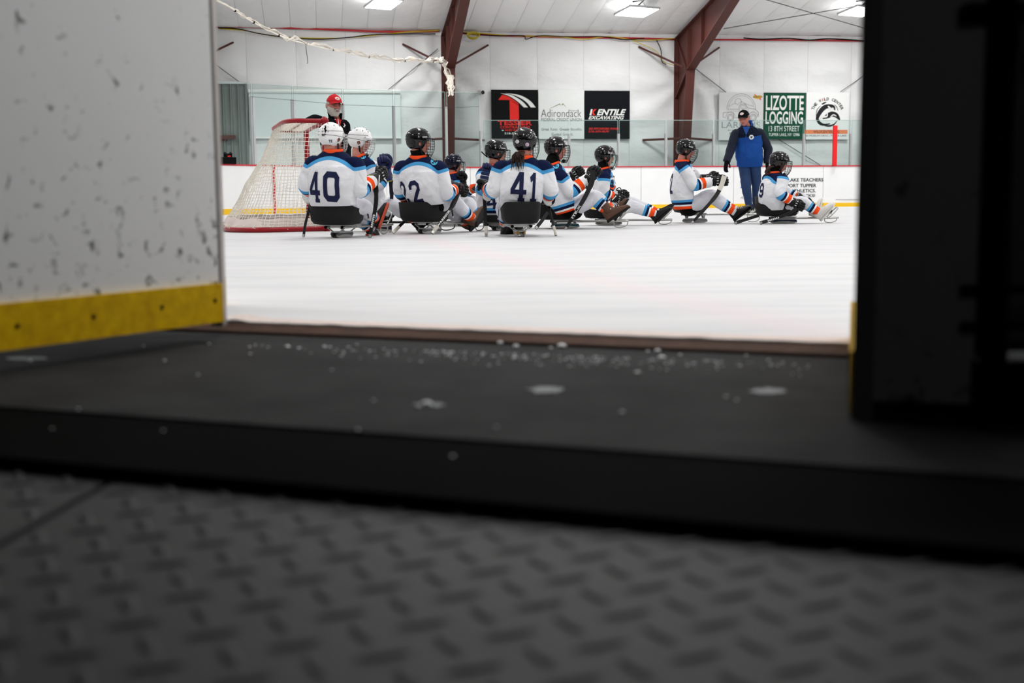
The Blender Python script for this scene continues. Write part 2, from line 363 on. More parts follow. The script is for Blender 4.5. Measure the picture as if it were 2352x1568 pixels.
# the passage the camera looks out of
dk = mat('passage_dark_paint', '3a3a3b', .8)
mb = MB()
mb.v = [V((-4, -3, 3.1)), V((4, -3, 3.1)), BR + BD * 3.4 + hb, BL - BD * 3.4 + hb]; mb.f = [(0, 1, 2, 3)]; mb.m = [0]
mb.build('ceiling', dk, kind='structure')
for nm, p, q in (('wall_passage_left', V((-4, -3, 0)), BL - BD * 3.4), ('wall_passage_right', V((4, -3, 0)), BR + BD * 3.4), ('wall_passage_back', V((-4, -3, 0)), V((4, -3, 0)))):
    q = V((q.x, q.y, 0)); mb = MB(); mb.add([p - V((0, 0, .2)), q - V((0, 0, .2)), q + hb, p + hb], [(0, 1, 2, 3)]); mb.build(nm, dk, kind='structure')
# ---- corrugated siding low on the left
sd = mat('grey_green_siding', '747b77', .6, vary=.08, vscale=2); aL = wall_px(470, 300)[0]; aR = wall_px(567, 300)[0]; zt = wall_px(540, 192)[1]
si = thing('metal_siding', WP(aL, 0, 0), 'grey green corrugated metal siding low on the wall at far left', 'siding')
mb = MB(); a = aL; pr = []
while a < aR:
    pr += [(a, .21), (a + .10, .21), (a + .12, .26), (a + .15, .26), (a + .17, .21)]; a += .19
mb.add([WP(x, n, z) for x, n in pr for z in (0, zt)], [(2 * i, 2 * i + 2, 2 * i + 3, 2 * i + 1) for i in range(len(pr) - 1)])
mb.build('corrugated_sheet', sd, si, fixn=False)
mb = MB(); mb.box(WP((aL + aR) / 2, .24, zt), WT * ((aR - aL) / 2), WN * .03, V((0, 0, .03))); mb.build('top_flashing', M_alu, si)
mb = MB(); p0 = wall_px(505, 315, .3); p1 = wall_px(532, 311, .3)
mb.box(WP((p0[0] + p1[0]) / 2, .3, p0[1]), WT * ((p1[0] - p0[0]) / 2 + .1), WN * .04, V((0, 0, .05)) + WT * .0); mb.build('bracket', M_beam, si)
# ---- blank pale banner board behind the goal
def wall_sign(name, x0, y0, x1, y1, label, col, cat='sign', n=.16, th=.03, rough=.7):
    a_0, z1 = wall_px(x0, y0, n); a_1, z0 = wall_px(x1, y1, n)
    t = thing(name, WP((a_0 + a_1) / 2, n, z0), label, cat)
    mb = MB(); mb.box(WP((a_0 + a_1) / 2, n, (z0 + z1) / 2), WT * ((a_1 - a_0) / 2), WN * (th / 2), V((0, 0, (z1 - z0) / 2)))
    mb.build('sign_panel', mat('panel_' + col, col, rough, vary=.03, spec=.12), t)
    bd = Board(WP(a_0, n + th / 2, z0), WT * (a_1 - a_0), V((0, 0, z1 - z0)), WN)
    bd.asp = (a_1 - a_0) / (z1 - z0); bd.x0, bd.y0, bd.x1, bd.y1 = x0, y0, x1, y1
    return t, bd
bn, bb = wall_sign('blank_banner', 571, 209, 921, 316, 'large blank pale banner with white top rail behind the goal', 'dfe6e6', 'banner')
mb = MB(); mb.tube([bb.o + bb.v * 1.0 + WN * .03, bb.o + bb.u + bb.v + WN * .03], .05, 8); mb.build('top_rail', M_white, bn)
mb = MB(); mb.box(bb.o + bb.u * .5 + WN * .02, bb.u * .5, WN * .02, V((0, 0, .02))); mb.build('bottom_rail', M_white, bn)

# ---- steel frames
def col_frame(xpx, label, braces=True, knee=1.05, lower=True):
    ac = wall_px(xpx, 300, .1)[0]; t = thing('steel_frame', WP(ac, .1, 0), label, 'beam')
    def q(n, z, a=0): return WP(ac + a, n, z)
    w_ = .12
    out = [(.10, 0), (.10, 2.95), (.10, 3.0), (.10, 4.55), (5.5, 4.55 + SLOPE * 5.4)]
    zk = 3.62; kn = 1.22
    webp = [(.10, 0), (.62, 0), (kn, zk), (5.6, zk + .37 * 4.38), (5.6, 4.5 + SLOPE * 5.5), (.10, 4.55)]
    mb = MB(); mb.prism([q(n, z, -.008) for n, z in webp], WT * .016); mb.build('web', M_beam, t)
    mb = MB(); mb.box(q(.10, 2.28), WT * w_, WN * .012, V((0, 0, 2.28))); mb.build('outer_flange', M_beam, t)
    def fl(nm, A, B, th=.012, ww=w_):
        d = (q(*B) - q(*A)); L = d.length / 2; d.normalize(); mb = MB(); mb.box((q(*A) + q(*B)) / 2, d * L, WT * ww, d.cross(WT) * th); return mb.build(nm, M_beam, t)
    fl('inner_flange', (.62, 0), (kn, zk)); fl('haunch_flange', (kn, zk), (5.6, zk + .37 * 4.38)); fl('roof_flange', (.10, 4.56), (5.6, 4.5 + SLOPE * 5.5))
    fl('stiffener', (.10, 2.95), (kn, zk), .01, .1); fl('stiffener', (kn, zk), (kn, 4.66), .01, .1); fl('stiffener', (2.4, zk + .37 * 1.18), (2.4, 4.95), .01, .1)
    fl('stiffener', (.12, 4.5), (.95, zk + .05), .02, .05)
    if braces:
        for s_ in (-1, 1):
            mb = MB(); mb.rect([q(.9, zk + .1, s_ * .1), q(.15, 4.33, s_ * 1.13)], .045, .045, WT); mb.build('flange_brace', M_beam, t)
            if lower:
                mb = MB(); mb.rect([q(.75, 1.86, s_ * .1), q(.12, 1.84, s_ * 1.0)], .06, .04, V((0, 0, 1))); mb.build('flange_brace', M_beam, t)
    return t, ac
fr1, ac1 = col_frame(1026, 'rust brown steel frame column rising behind the net bundle, left of the black sign')
fr2, ac2 = col_frame(1557, 'rust brown steel frame column and rafter between the two sign groups')
fr3, ac3 = col_frame(2072, 'rust brown steel frame mostly hidden behind the dark gate at right')
fr0, ac0 = col_frame(440, 'rust brown steel frame mostly hidden behind the white gate panel at left')
# ---- pipe, cables, rods
def thru(pts, n): return sm([WP(*(lambda az: (az[0], n, az[1]))(wall_px(x, y, n))) for x, y in pts], 5)
def cable(name, pts, n, r, m, label, cat='cable', k=6):
    mb = MB(); mb.tube(thru(pts, n), r, k); return tag(mb.build(name, m, smooth=True), label, cat)
M_yel = mat('yellow_jacket', 'c7b22a', .6)
cable('red_pipe', [(470, 61), (600, 62), (760, 68), (900, 73), (1010, 71)], .16, .028, mat('red_pipe_paint', 'b3242a', .4), 'red sprinkler pipe along the eave above the goal', 'pipe', 10)
cable('red_pipe', [(1050, 75), (1130, 81), (1300, 85), (1420, 87), (1550, 90)], .16, .026, mat('red_pipe_paint', 'b3242a', .4), 'red pipe along the eave between the two steel frames', 'pipe', 10)
cable('red_pipe', [(1640, 91), (1800, 92), (1990, 94)], .16, .024, mat('red_pipe_paint', 'b3242a', .4), 'red pipe along the eave above the right signs', 'pipe', 10)
cable('yellow_cable', [(505, 66), (560, 70), (640, 84), (760, 88), (850, 82), (930, 74), (1010, 70)], .2, .014, M_yel, 'yellow cable sagging under the pipe above the goal')
cable('black_cable', [(500, 64), (545, 66), (600, 78), (680, 88), (740, 90), (800, 86), (870, 79), (1000, 78)], .22, .014, M_dark, 'black cable sagging beside the yellow one above the goal')
cable('yellow_cable', [(1060, 74), (1100, 76), (1180, 82), (1280, 84), (1340, 90), (1400, 84), (1470, 93), (1550, 88)], .2, .012, M_yel, 'yellow cable clipped along the eave between the frames')
cable('black_cable', [(1060, 75), (1130, 82), (1200, 82), (1208, 90), (1240, 82), (1300, 84), (1385, 84), (1430, 91), (1480, 88)], .22, .013, M_dark, 'black cable looping along the eave between the frames')
cable('black_cable', [(1708, 87), (1750, 90), (1810, 88), (1860, 92), (1905, 89), (1990, 94)], .22, .017, M_dark, 'thick black cable wavering above the green sign')
cable('yellow_cable', [(1455, 94), (1490, 108), (1510, 120), (1522, 140), (1548, 150)], .25, .010, M_yel, 'yellow cable hanging down beside the right frame')
cable('black_cable', [(1508, 92), (1518, 115), (1520, 140), (1530, 148)], .26, .012, M_dark, 'black cable hanging down beside the right frame')
mb = MB(); c_ = WP(*(lambda z: (z[0], .25, z[1]))(wall_px(1086, 84, .25)))
for i in range(5): mb.tube([c_ + WT * (.13 * math.cos(t * .42) * (1 + .08 * i)) + V((0, 0, .07 * math.sin(t * .42) + .01 * i)) + WN * (.02 * i) for t in range(16)], .012, 5)
tag(mb.build('coiled_cable', M_yel, smooth=True), 'coil of yellow cable tied by the left frame brace', 'cable')
rod_m = mat('steel_rod', '4c4c4c', .5, .6)
for (x0, y0), (x1, y1), n, lab in (((495, 148), (566, 200), .14, 'thin bracing rod running down across the wall at far left'), ((1006, 112), (832, 255), .14, 'thin bracing rod slanting behind the coach in the red cap'), ((1598, 158), (1668, 212), .14, 'thin bracing rod running down to the pickup truck sign'),
                           ((1990, 170), (1930, 211), .14, 'thin bracing rod running down to the animal logo sign'), ((1785, 318), (1905, 392), .14, 'thin bracing rod low on the wall under the green sign')):
    cable('bracing_rod', [(x0, y0), (x1, y1)], n, .009, rod_m, lab, 'rod')
for A, B, lab in (((1755, -2), (1990, 66), 'roof bracing cable sloping down to the right'), ((1662, 66), (1965, 14), 'roof bracing cable sloping up to the right')):
    mb = MB(); mb.tube([roof_px(*A, .12), roof_px(*B, .12)], .011, 5); tag(mb.build('bracing_cable', rod_m), lab, 'cable')
mb = MB(); mb.tube(thru([(690, 92), (700, 96), (704, 120), (707, 142), (705, 146)], .3), .008, 5); tag(mb.build('loose_wire', M_dark), 'loose black wire dangling from the netting rope', 'wire')
# ---- lamps
M_glow = mat('lamp_diffuser', 'ffffff', .5, emit=9.0)
labs = {0: 'square panel lamp above the goal', 1: 'square panel lamp above the signs between the frames', 2: 'square panel lamp half hidden by the dark gate at right'}
for (px, py, hw, i) in ((881, 10, .37, 0), (1463, 28, .46, 1), (1976, 27, .46, 2)):
    c = roof_px(px, py, .27); t = thing('panel_lamp', c, 'bright white ' + labs[i], 'lamp')
    ax = WT * .30 - WN * 0; ay = (WN + V((0, 0, SLOPE))).normalized(); az = WT.cross(ay).normalized()
    if az.z < 0: az = -az
    ux = (WT * .93 - WN * .36).normalized(); uy = az.cross(ux)
    mb = MB(); mb.box(c + az * .025, ux * hw, uy * .36, az * .025); mb.build('housing', M_alu, t)
    mb = MB(); mb.box(c - az * .004, ux * (hw - .03), uy * .33, az * .004); mb.build('diffuser', M_glow, t)
    for s_ in (-1, 1): mb = MB(); mb.tube([c + ux * (s_ * hw * .8) + az * .05, c + ux * (s_ * hw * .4) + V((0, 0, .26))], .006, 5); mb.build('hanger', rod_m, t)
    mb = MB(); mb.tube([c - az * .01 + V((.05 * math.cos(k * .4), 0, -.04 + .035 * math.sin(k * .4))) for k in range(17)], .006, 5); mb.build('pull_ring', M_glow, t)
    mb = MB(); mb.tube([c + az * .06 - ux * .1, c + az * .1 + uy * -.3 + V((0, 0, .1)), roof_px(px - 10, py - 24, .05)], .02, 6); mb.build('cord', M_dark, t)
    l = bpy.data.lights.new('lamp_spill', 'POINT'); l.energy = 26; l.shadow_soft_size = .12; lo = bpy.data.objects.new('lamp_spill', l); C.objects.link(lo); lo.location = c + V((-.25, 0, .14)) - WN * .2
# ================================================================ BOARDS AND GLASS round the far side
bx_line = [(1940, 2840 / 85.0), (1350, 2840 / 88.0), (1150, 31.95), (980, 31.4)]
def bp_at(x):       # ground point of the boards' face seen at picture column x (straight part, then the corner curve)
    if x >= 980: d = 32.3 + .157 * 0
    return None
def at_col(x, d): return V(((x - 1176) / F_PX * d, d, 0))
ctrl = [at_col(3400, 37.4), at_col(2800, 35.6), at_col(2350, 34.6), at_col(2050, 33.75), at_col(1940, 33.45), at_col(1640, 32.9), at_col(1350, 32.3), at_col(1150, 31.95), at_col(985, 31.35), at_col(885, 30.4), at_col(760, 29.4), at_col(640, 28.35), at_col(512, 27.1), at_col(400, 25.4), at_col(280, 23.2), at_col(150, 20.6), at_col(-20, 17.6), at_col(-260, 14.6)]
path = sm(ctrl, 10); BH = 1.07
def col_of(p): return 1176 + F_PX * p.x / p.y
def path_at(x):
    for i in range(len(path) - 1):
        c0, c1 = col_of(path[i]), col_of(path[i + 1])
        if (c0 - x) * (c1 - x) <= 0: t = (c0 - x) / (c0 - c1 + 1e-9); p = path[i].lerp(path[i + 1], t); d = (path[i] - path[i + 1]).normalized(); return p, d
    return None
rw = setting('wall_rink', path_at(1176)[0])
M_board = scuffed('board_sheet', 'eff0f0', '8b8d90', .12, 0, 1.0, thr=.70, sc_=14); M_kick = mat('yellow_kickplate', 'f2c21c', .45, vary=.1, vscale=3); M_cap = mat('red_cap_rail', 'c53a42', .45)
M_mark = mat('goal_line_red', 'c8202f', .5)
seams = [-250, -120, 20, 160, 285, 400, 517, 700, 893, 1084, 1283, 1473, 1684, 1888, 2088, 2280, 2480, 2690, 2900, 3120, 3340]
for i in range(len(seams) - 1):
    xs = [seams[i] + (seams[i + 1] - seams[i]) * k / 6 for k in range(7)]; pts = [path_at(x) for x in xs]
    ps = [p for p, d in pts]; dr = (ps[-1] - ps[0]).normalized(); ps[0] = ps[0] + dr * .006; ps[-1] = ps[-1] - dr * .006
    ns = [V((d.y, -d.x, 0)) for p, d in pts]; ns = [n if n.y < 0 else -n for n in ns]
    def strip(off0, off1, z0, z1):
        return MB().rings([[p + n * off0 + V((0, 0, z0)), p + n * off1 + V((0, 0, z0)), p + n * off1 + V((0, 0, z1)), p + n * off0 + V((0, 0, z1))] for p, n in zip(ps, ns)])
    strip(-.05, 0, 0.0, BH).build('board_panel', M_board, rw)
    strip(-.01, .014, 0.0, .125 if i < 8 else .105).build('kickplate', M_kick, rw)
    strip(-.10, .012, BH, BH + .035).build('cap_rail', M_cap, rw)
p, d = path_at(636); mb = MB(); n = V((d.y, -d.x, 0)); n = n if n.y < 0 else -n
mb.box(p + n * .02 + V((0, 0, BH / 2)), d * .028, n * .006, V((0, 0, BH / 2))); mb.build('goal_line_stripe', M_mark, rw)
p, d = path_at(1890); n = V((d.y, -d.x, 0)); n = n if n.y < 0 else -n
mb = MB(); mb.box(path_at(1945)[0] + n * .004 + V((0, 0, .19)), d * .35, n * .004, V((0, 0, .006))); mb.build('door_gap', seam_m, rw)
# glass
gl = bpy.data.materials.new('rink_glass'); gl.use_nodes = True; nt = gl.node_tree; nt.nodes.clear()
out = nd(nt, 'ShaderNodeOutputMaterial'); tr = nd(nt, 'ShaderNodeBsdfTransparent'); tr.inputs[0].default_value = lin('e8f3f1')
gs = nd(nt, 'ShaderNodeBsdfGlossy'); gs.inputs['Roughness'].default_value = .03; fr = nd(nt, 'ShaderNodeFresnel'); fr.inputs[0].default_value = 1.45
dfz = nd(nt, 'ShaderNodeBsdfDiffuse'); dfz.inputs[0].default_value = lin('b9d3cf')
mA = nd(nt, 'ShaderNodeMixShader'); mA.inputs[0].default_value = .010; nt.links.new(tr.outputs[0], mA.inputs[1]); nt.links.new(dfz.outputs[0], mA.inputs[2])
mB = nd(nt, 'ShaderNodeMixShader'); nt.links.new(fr.outputs[0], mB.inputs[0]); nt.links.new(mA.outputs[0], mB.inputs[1]); nt.links.new(gs.outputs[0], mB.inputs[2]); nt.links.new(mB.outputs[0], out.inputs[0])
M_edge = mat('glass_edge', '9db5b1', .3)
posts_l = [505, 595, 687, 800, 915, 1032, 1110]; posts_r = [1197, 1310, 1422, 1530, 1638, 1740, 1843, 1950, 2055, 2160, 2265, 2370, 2475]
def post(x, top, m=M_alu, w_=.05):
    p, d = path_at(x); n = V((d.y, -d.x, 0)); n = n if n.y < 0 else -n
    mb = MB(); mb.box(p - n * .04 + V((0, 0, BH + .03 + (top - BH - .03) / 2)), d * w_, n * .035, V((0, 0, (top - BH - .03) / 2)))
    mb.box(p - n * .0 + V((0, 0, BH + .03 + (top - BH - .03) / 2)), d * (w_ * .35), n * .012, V((0, 0, (top - BH - .03) / 2)))
    return mb.build('glass_post', m, rw)
def zpx(x, y):
    p, d = path_at(x); return P(x, y, p.y).z
for x, yt in zip(posts_l, (210, 222, 228, 238, 243, 245, 300)): post(x, zpx(x, yt), w_=.05 if x < 600 else .038 if x < 700 else .027)
for x in posts_r: post(x, zpx(x, 307), w_=.029)
mb = MB(); p, d = path_at(1911); n = V((d.y, -d.x, 0)); n = n if n.y < 0 else -n
mb.box(p + n * .05 + V((0, 0, BH + .55)), d * .055, n * .03, V((0, 0, .53))); mb.build('padded_post', mat('red_padding', 'e01d20', .5), rw)
def pane(x0, x1, t0, t1):
    (p, d), (q, e) = path_at(x0), path_at(x1); dr = (q - p).normalized(); n = V((dr.y, -dr.x, 0)); n = n if n.y < 0 else -n
    p = p + dr * .02 - n * .04; q = q - dr * .02 - n * .04; mb = MB()
    mb.add([p + V((0, 0, BH + .03)), q + V((0, 0, BH + .03)), q + V((0, 0, t1)), p + V((0, 0, t0))], [(0, 1, 2, 3)]); g = mb.build('glass_pane', gl, rw, fixn=False)
    mb = MB(); mb.rect([p + V((0, 0, t0)), q + V((0, 0, t1))], .012, .012, n); mb.build('glass_edge', M_edge, rw)
    for s_, tt in ((p, t0), (q, t1)):
        mb = MB(); mb.box(s_ + V((0, 0, (BH + tt) / 2)), dr * .004, n * .006, V((0, 0, (tt - BH) / 2))); mb.build('glass_edge', M_edge, rw)
tl = [(505, 186), (595, 192), (687, 198), (800, 204), (915, 208), (1032, 211), (1108, 212)]
for (x0, y0), (x1, y1) in zip(tl[:-1], tl[1:]): pane(x0, x1, zpx(x0, y0), zpx(x1, y1))
xs = [1114] + posts_r
for x0, x1 in zip(xs[:-1], xs[1:]): pane(x0, x1, zpx(x0, 276), zpx(x1, 276))
# tension cable across the tall glass
mb = MB(); cp = [(590, 222), (690, 231), (745, 236), (800, 241), (860, 243), (915, 245), (975, 247), (1032, 248), (1106, 245)]
mb.tube([path_at(x)[0] + V((0, -.06, zpx(x, y))) for x, y in cp], .0045, 5)
tag(mb.build('tension_cable', M_wire), 'thin cable strung along the tall glass behind the coach', 'cable')
# print on the boards at right
p, d = path_at(1840); n = V((d.y, -d.x, 0)); n = n if n.y < 0 else -n; dr = -d if (-d).x > 0 else d
def board_print(s, x0, y0, x1, y1, m, bold=.018, shear=0):
    p0, p1 = path_at(x0)[0], path_at(x1)[0]; z0, z1 = zpx((x0 + x1) / 2, y1), zpx((x0 + x1) / 2, y0)
    Board(p0 + n * .004 + V((0, 0, z0)), p1 - p0, V((0, 0, z1 - z0)), n).put(text_polys(s, (0, 0, 1, 1), bold=bold, shear=shear), 'lettering', m, rw)
board_print('TUPPER LAKE TEACHERS', 1766, 409, 1888, 417, M_letter_k); board_print('SUPPORT TUPPER', 1787, 422, 1872, 430, M_letter_k)
board_print('LAKE ATHLETICS.', 1786, 434, 1871, 442, M_letter_k); board_print('GO JACKS!', 1814, 446, 1870, 454, M_letter_k)
board_print('ADIRONDACK', 1699, 450, 1768, 456, mat('grey_blue_print', '8793a0', .6), 0, .2)
Mb = mat('blue_print', '1c62c8', .6); p0 = path_at(1698)[0]
for k, (xx0, yy0, xx1, yy1) in enumerate(((1699, 414, 1712, 418), (1699, 424, 1712, 443))):
    q0, q1 = path_at(xx0)[0], path_at(xx1)[0]; z0, z1 = zpx(xx0, yy1), zpx(xx0, yy0)
    Board(q0 + n * .004 + V((0, 0, z0)), q1 - q0, V((0, 0, z1 - z0)), n).put([[(0, .6), (.35, 1), (1, 1), (1, 0), (.6, 0), (.5, .55)]] if k else [[(0, 0), (1, 0), (1, 1), (.1, 1)]], 'logo_mark', Mb, rw)
# box and headset-like gear on the corner boards
p, d = path_at(534); n = V((d.y, -d.x, 0)); n = n if n.y < 0 else -n; zt_ = BH + .035
t = thing('speaker_box', p + V((0, 0, zt_)), 'low black box standing on the boards cap beside the goal', 'box'); mb = MB()
mb.box(p - n * .0 + V((0, 0, zt_ + .07)), d * .20, n * .05, V((0, 0, .07))); mb.build('case', M_dark, t); mb = MB()
mb.box(p + V((0, 0, zt_ + .146)), d * .205, n * .055, V((0, 0, .006))); mb.build('lid', M_black, t)
t = thing('headset_gear', p + V((0, 0, zt_ + .152)), 'small black gadget with two knobs and a red strip on the black box', 'gadget')
mb = MB(); mb.box(p + V((0, 0, zt_ + .19)), d * .1, n * .03, V((0, 0, .038))); mb.build('body', M_dark, t)
for s_ in (-1, 1):
    mb = MB(); mb.ell(p + d * (.085 * s_) + V((0, 0, zt_ + .225)), d * .045, n * .03, V((0, 0, .042))); mb.build('knob', M_black, t, smooth=True)
mb = MB(); mb.box(p + n * .035 + V((0, 0, zt_ + .17)), d * .04, n * .004, V((0, 0, .012))); mb.build('red_strip', M_letter_r, t)
# ---- security camera on the wall
a_, z_ = wall_px(1101, 213, .2); t = thing('security_camera', WP(a_, .1, z_), 'small white security camera on the wall left of the black signs', 'camera')
mb = MB(); mb.tube([WP(a_, .05, z_ + .05), WP(a_, .12, z_ + .03), WP(a_, .22, z_)], .03, 8); mb.build('bracket', M_white, t)
dv = (WN + WT * .5).normalized()
mb = MB(); mb.tube([WP(a_, .18, z_), WP(a_, .18, z_) + dv * .16], .068, 14); mb.build('housing', M_white, t, smooth=True, sharp=40)
mb = MB(); mb.tube([WP(a_, .18, z_) + dv * .16, WP(a_, .18, z_) + dv * .175], .055, 14); mb.build('lens', M_helm, t)
# ================================================================ SIGNS ON THE FAR WALL
def B(bd, x, y): return ((x - bd.x0) / (bd.x1 - bd.x0), (bd.y1 - y) / (bd.y1 - bd.y0))
def bt(bd, s, x0, y0, x1, y1, m, t, shear=0, bold=0, name='lettering', lift=.004):
    a, b_ = B(bd, x0, y1), B(bd, x1, y0); bd.put(text_polys(s, (a[0], a[1], b_[0], b_[1]), shear, bold), name, m, t, lift)
def bpoly(bd, pts, m, t, name='logo_mark', lift=.004): bd.put([[B(bd, x, y) for x, y in q] for q in pts], name, m, t, lift)
def bline(bd, pts, wd, m, t, name='logo_line', closed=False, lift=.004):
    # a line wd pixels wide
    q = ribbon2([(x, y) for x, y in pts], wd, closed); bd.put([[B(bd, x, y) for x, y in f] for f in q], name, m, t, lift)
def arc(cx, cy, rx, ry, a0, a1, n=20): return [(cx + rx * math.cos(math.radians(a0 + (a1 - a0) * i / n)), cy - ry * math.sin(math.radians(a0 + (a1 - a0) * i / n))) for i in range(n + 1)]
def band(P0, P1): return [[P0[i], P0[i + 1], P1[i + 1], P1[i]] for i in range(len(P0) - 1)]
def crop(k, off): return lambda pts: [(off[0] + x / k, off[1] + y / k) for x, y in pts]
c5 = crop(5.88, (1100, 180)); c6 = crop(5.88, (1600, 180))
# 1 black, red T
t, b1 = wall_sign('advertising_sign', 1128, 206, 1236, 318, 'black sign with a large red letter T and white curved stripes', '0d0e10')
bpoly(b1, [c5([(258, 290), (310, 222), (345, 228), (420, 290)]), c5([(345, 228), (400, 245), (535, 335), (535, 372), (412, 290)]), c5([(412, 288), (535, 336), (538, 556), (415, 556)])], M_letter_r, t, 'letter_shape')
u = [tuple(p[:2]) for p in cr([(285, 200, 0), (400, 235, 0), (520, 310, 0), (605, 390, 0)], 6)]; v_ = [tuple(p[:2]) for p in cr([(285, 200, 0), (440, 225, 0), (580, 305, 0), (662, 390, 0)], 6)]
bpoly(b1, [c5(q) for q in band(u, v_)], M_letter_w, t, 'curved_stripe')
u = [tuple(p[:2]) for p in cr([(345, 196, 0), (500, 235, 0), (630, 310, 0), (700, 390, 0)], 6)]; v_ = [tuple(p[:2]) for p in cr([(345, 196, 0), (550, 225, 0), (690, 300, 0), (768, 390, 0)], 6)]
bpoly(b1, [c5(q) for q in band(u, v_)], M_letter_w, t, 'curved_stripe')
bt(b1, 'TESSIER', 1142, 277, 1222, 287.5, M_letter_r, t, bold=.03); bt(b1, 'CONTRACTING', 1148, 289, 1217, 295, M_letter_r, t, bold=.02)
bt(b1, 'AND PAVING', 1158, 296.5, 1207, 301, M_letter_r, t, bold=.02); bt(b1, '518-523-3300', 1158, 304, 1210, 308.5, M_letter_w, t, bold=.015)
bpoly(b1, [[(1151.5, 298.2), (1156, 298.2), (1156, 300), (1151.5, 300)]], M_letter_w, t)
# 2 white credit union
t, b2 = wall_sign('advertising_sign', 1236.5, 206.5, 1341.5, 319, 'white credit union sign with a thin green mountain line', 'e9ecea')
M_gr = mat('grey_print', '55585a', .6); M_grn = mat('green_print', '64792a', .6)
bpoly(b2, [c5([(925, 420), (1090, 338), (1110, 378), (1088, 350)]), c5([(1112, 352), (1135, 336), (1188, 402), (1138, 350), (1118, 360)])], M_grn, t)
bt(b2, 'Adirondack', 1242, 251, 1335, 268.5, M_gr, t, bold=-.008); bt(b2, 'Regional', 1309, 252, 1326, 256, M_gr, t)
bt(b2, 'FEDERAL CREDIT UNION', 1242, 271, 1336, 278, M_gr, t)
bt(b2, 'Great', 1243, 293.5, 1260, 299.5, M_gr, t); bt(b2, 'Rates.', 1264, 293.5, 1281, 299.5, mat('pale_print', '8e9396', .6), t); bt(b2, 'Greater', 1285, 293.5, 1308, 299.5, M_gr, t); bt(b2, 'Benefits.', 1311, 293.5, 1337, 299.5, mat('pale_print', '8e9396', .6), t)
bt(b2, 'Guided', 1266, 305, 1288, 311.5, M_gr, t); bt(b2, 'Growth.', 1292, 305, 1316, 311.5, mat('pale_print', '8e9396', .6), t)
# 3 black excavating
t, b3 = wall_sign('advertising_sign', 1342.5, 208, 1446, 319, 'black excavating sign with slanted white lettering and a red K stroke', '0d0f14')
bt(b3, 'ENTILE', 1370, 250.5, 1437.5, 264.5, M_letter_w, t, .35, .035); bt(b3, 'EXCAVATING', 1351, 266, 1433, 274, M_letter_w, t, .35, .03)
bpoly(b3, [c5([(1510, 415), (1532, 415), (1515, 497), (1490, 497)])], M_letter_w, t, 'letter_shape'); bpoly(b3, [c5([(1555, 415), (1585, 415), (1545, 455), (1568, 497), (1542, 497), (1520, 455)])], M_letter_r, t, 'letter_shape')
bt(b3, '205 PITCHFORK POND', 1351, 293, 1420, 298, M_letter_r, t, .3, .02); bt(b3, '518-359-9670', 1351, 299.5, 1398, 304, M_letter_r, t, .3, .02)
# 4 pickup truck
t, b4 = wall_sign('advertising_sign', 1651.5, 212, 1752, 321.5, 'white sign with a thin line drawing of an old pickup truck', 'dcdddd')
L = lambda pts, wd=.55, cl=False: bline(b4, c6(pts), wd, M_gr, t, closed=cl)
L(arc(597, 412, 190, 205, 0, 180, 26)); L(arc(597, 412, 170, 180, 0, 180, 26), .4); L(arc(555, 315, 42, 45, -30, 210, 14), .5)
L([(430, 380), (475, 350), (520, 335), (545, 355), (600, 310), (650, 340), (700, 360), (760, 375)], .5)
L([(405, 415), (570, 415)], .5); L([(405, 440), (570, 440)], .4); L([(360, 462), (440, 455), (495, 465), (495, 530), (570, 530)], .7)
L([(360, 462), (358, 520), (400, 535)], .6); L([(570, 530), (570, 370), (590, 345), (650, 345), (685, 400), (780, 412), (825, 455), (828, 515)], .7)
L([(590, 362), (645, 362), (668, 405), (592, 405)], .5, True); L([(690, 415), (690, 470), (780, 440)], .4)
for cx in (455, 757):
    L(arc(cx, 528, 42, 45, 0, 360, 20)[:-1], .9, True); L(arc(cx, 528, 27, 28, 0, 360, 16)[:-1], .6, True); L(arc(cx, 520, 60, 65, 0, 180, 14), .6)
bt(b4, 'LARKINS', 1658, 279.5, 1745, 294, mat('pale_print', '8e9396', .6), t, bold=-.005); bt(b4, 'JUNCTION', 1671, 297.5, 1730, 300.5, M_gr, t); bt(b4, '580-0555', 1675.5, 304, 1728, 310, M_letter_k, t)
bpoly(b4, [c6([(750, 250), (780, 215), (812, 232), (845, 222), (878, 248), (848, 272), (812, 278), (780, 268)])], mat('yellow_print', 'e3b52c', .6), t)
bpoly(b4, [c6([(762, 208), (778, 212), (800, 235), (785, 232)]), c6([(850, 262), (862, 290), (845, 285), (835, 268)])], M_letter_r, t, lift=.005)
bt(b4, 'SUNOCO', 1728, 219.5, 1748.5, 224.5, mat('navy_print', '182752', .6), t, .2, .02, lift=.006)
# 5 green logging
t, b5 = wall_sign('advertising_sign', 1753.5, 212.5, 1850, 320.5, 'dark green logging sign with tall white lettering', '0e4a36')
bt(b5, 'LIZOTTE', 1759, 219, 1844, 253, M_letter_w, t, bold=.02); bt(b5, 'LOGGING', 1758.5, 255.5, 1843, 285, M_letter_w, t, bold=.02)
bt(b5, '13 8TH STREET', 1766, 289, 1835.5, 301.5, M_letter_w, t, bold=.005); bt(b5, 'TUPPER LAKE, NY 12986', 1766, 305.5, 1836, 313.5, M_letter_w, t, bold=.01)
for s_ in ((1753.5, 212.5, 1850, 213.4), (1753.5, 319.6, 1850, 320.5), (1753.5, 212.5, 1754.6, 320.5), (1849, 212.5, 1850, 320.5)):
    bpoly(b5, [[(s_[0], s_[1]), (s_[2], s_[1]), (s_[2], s_[3]), (s_[0], s_[3])]], mat('dark_red_border', '3a1a18', .6), t, 'border')
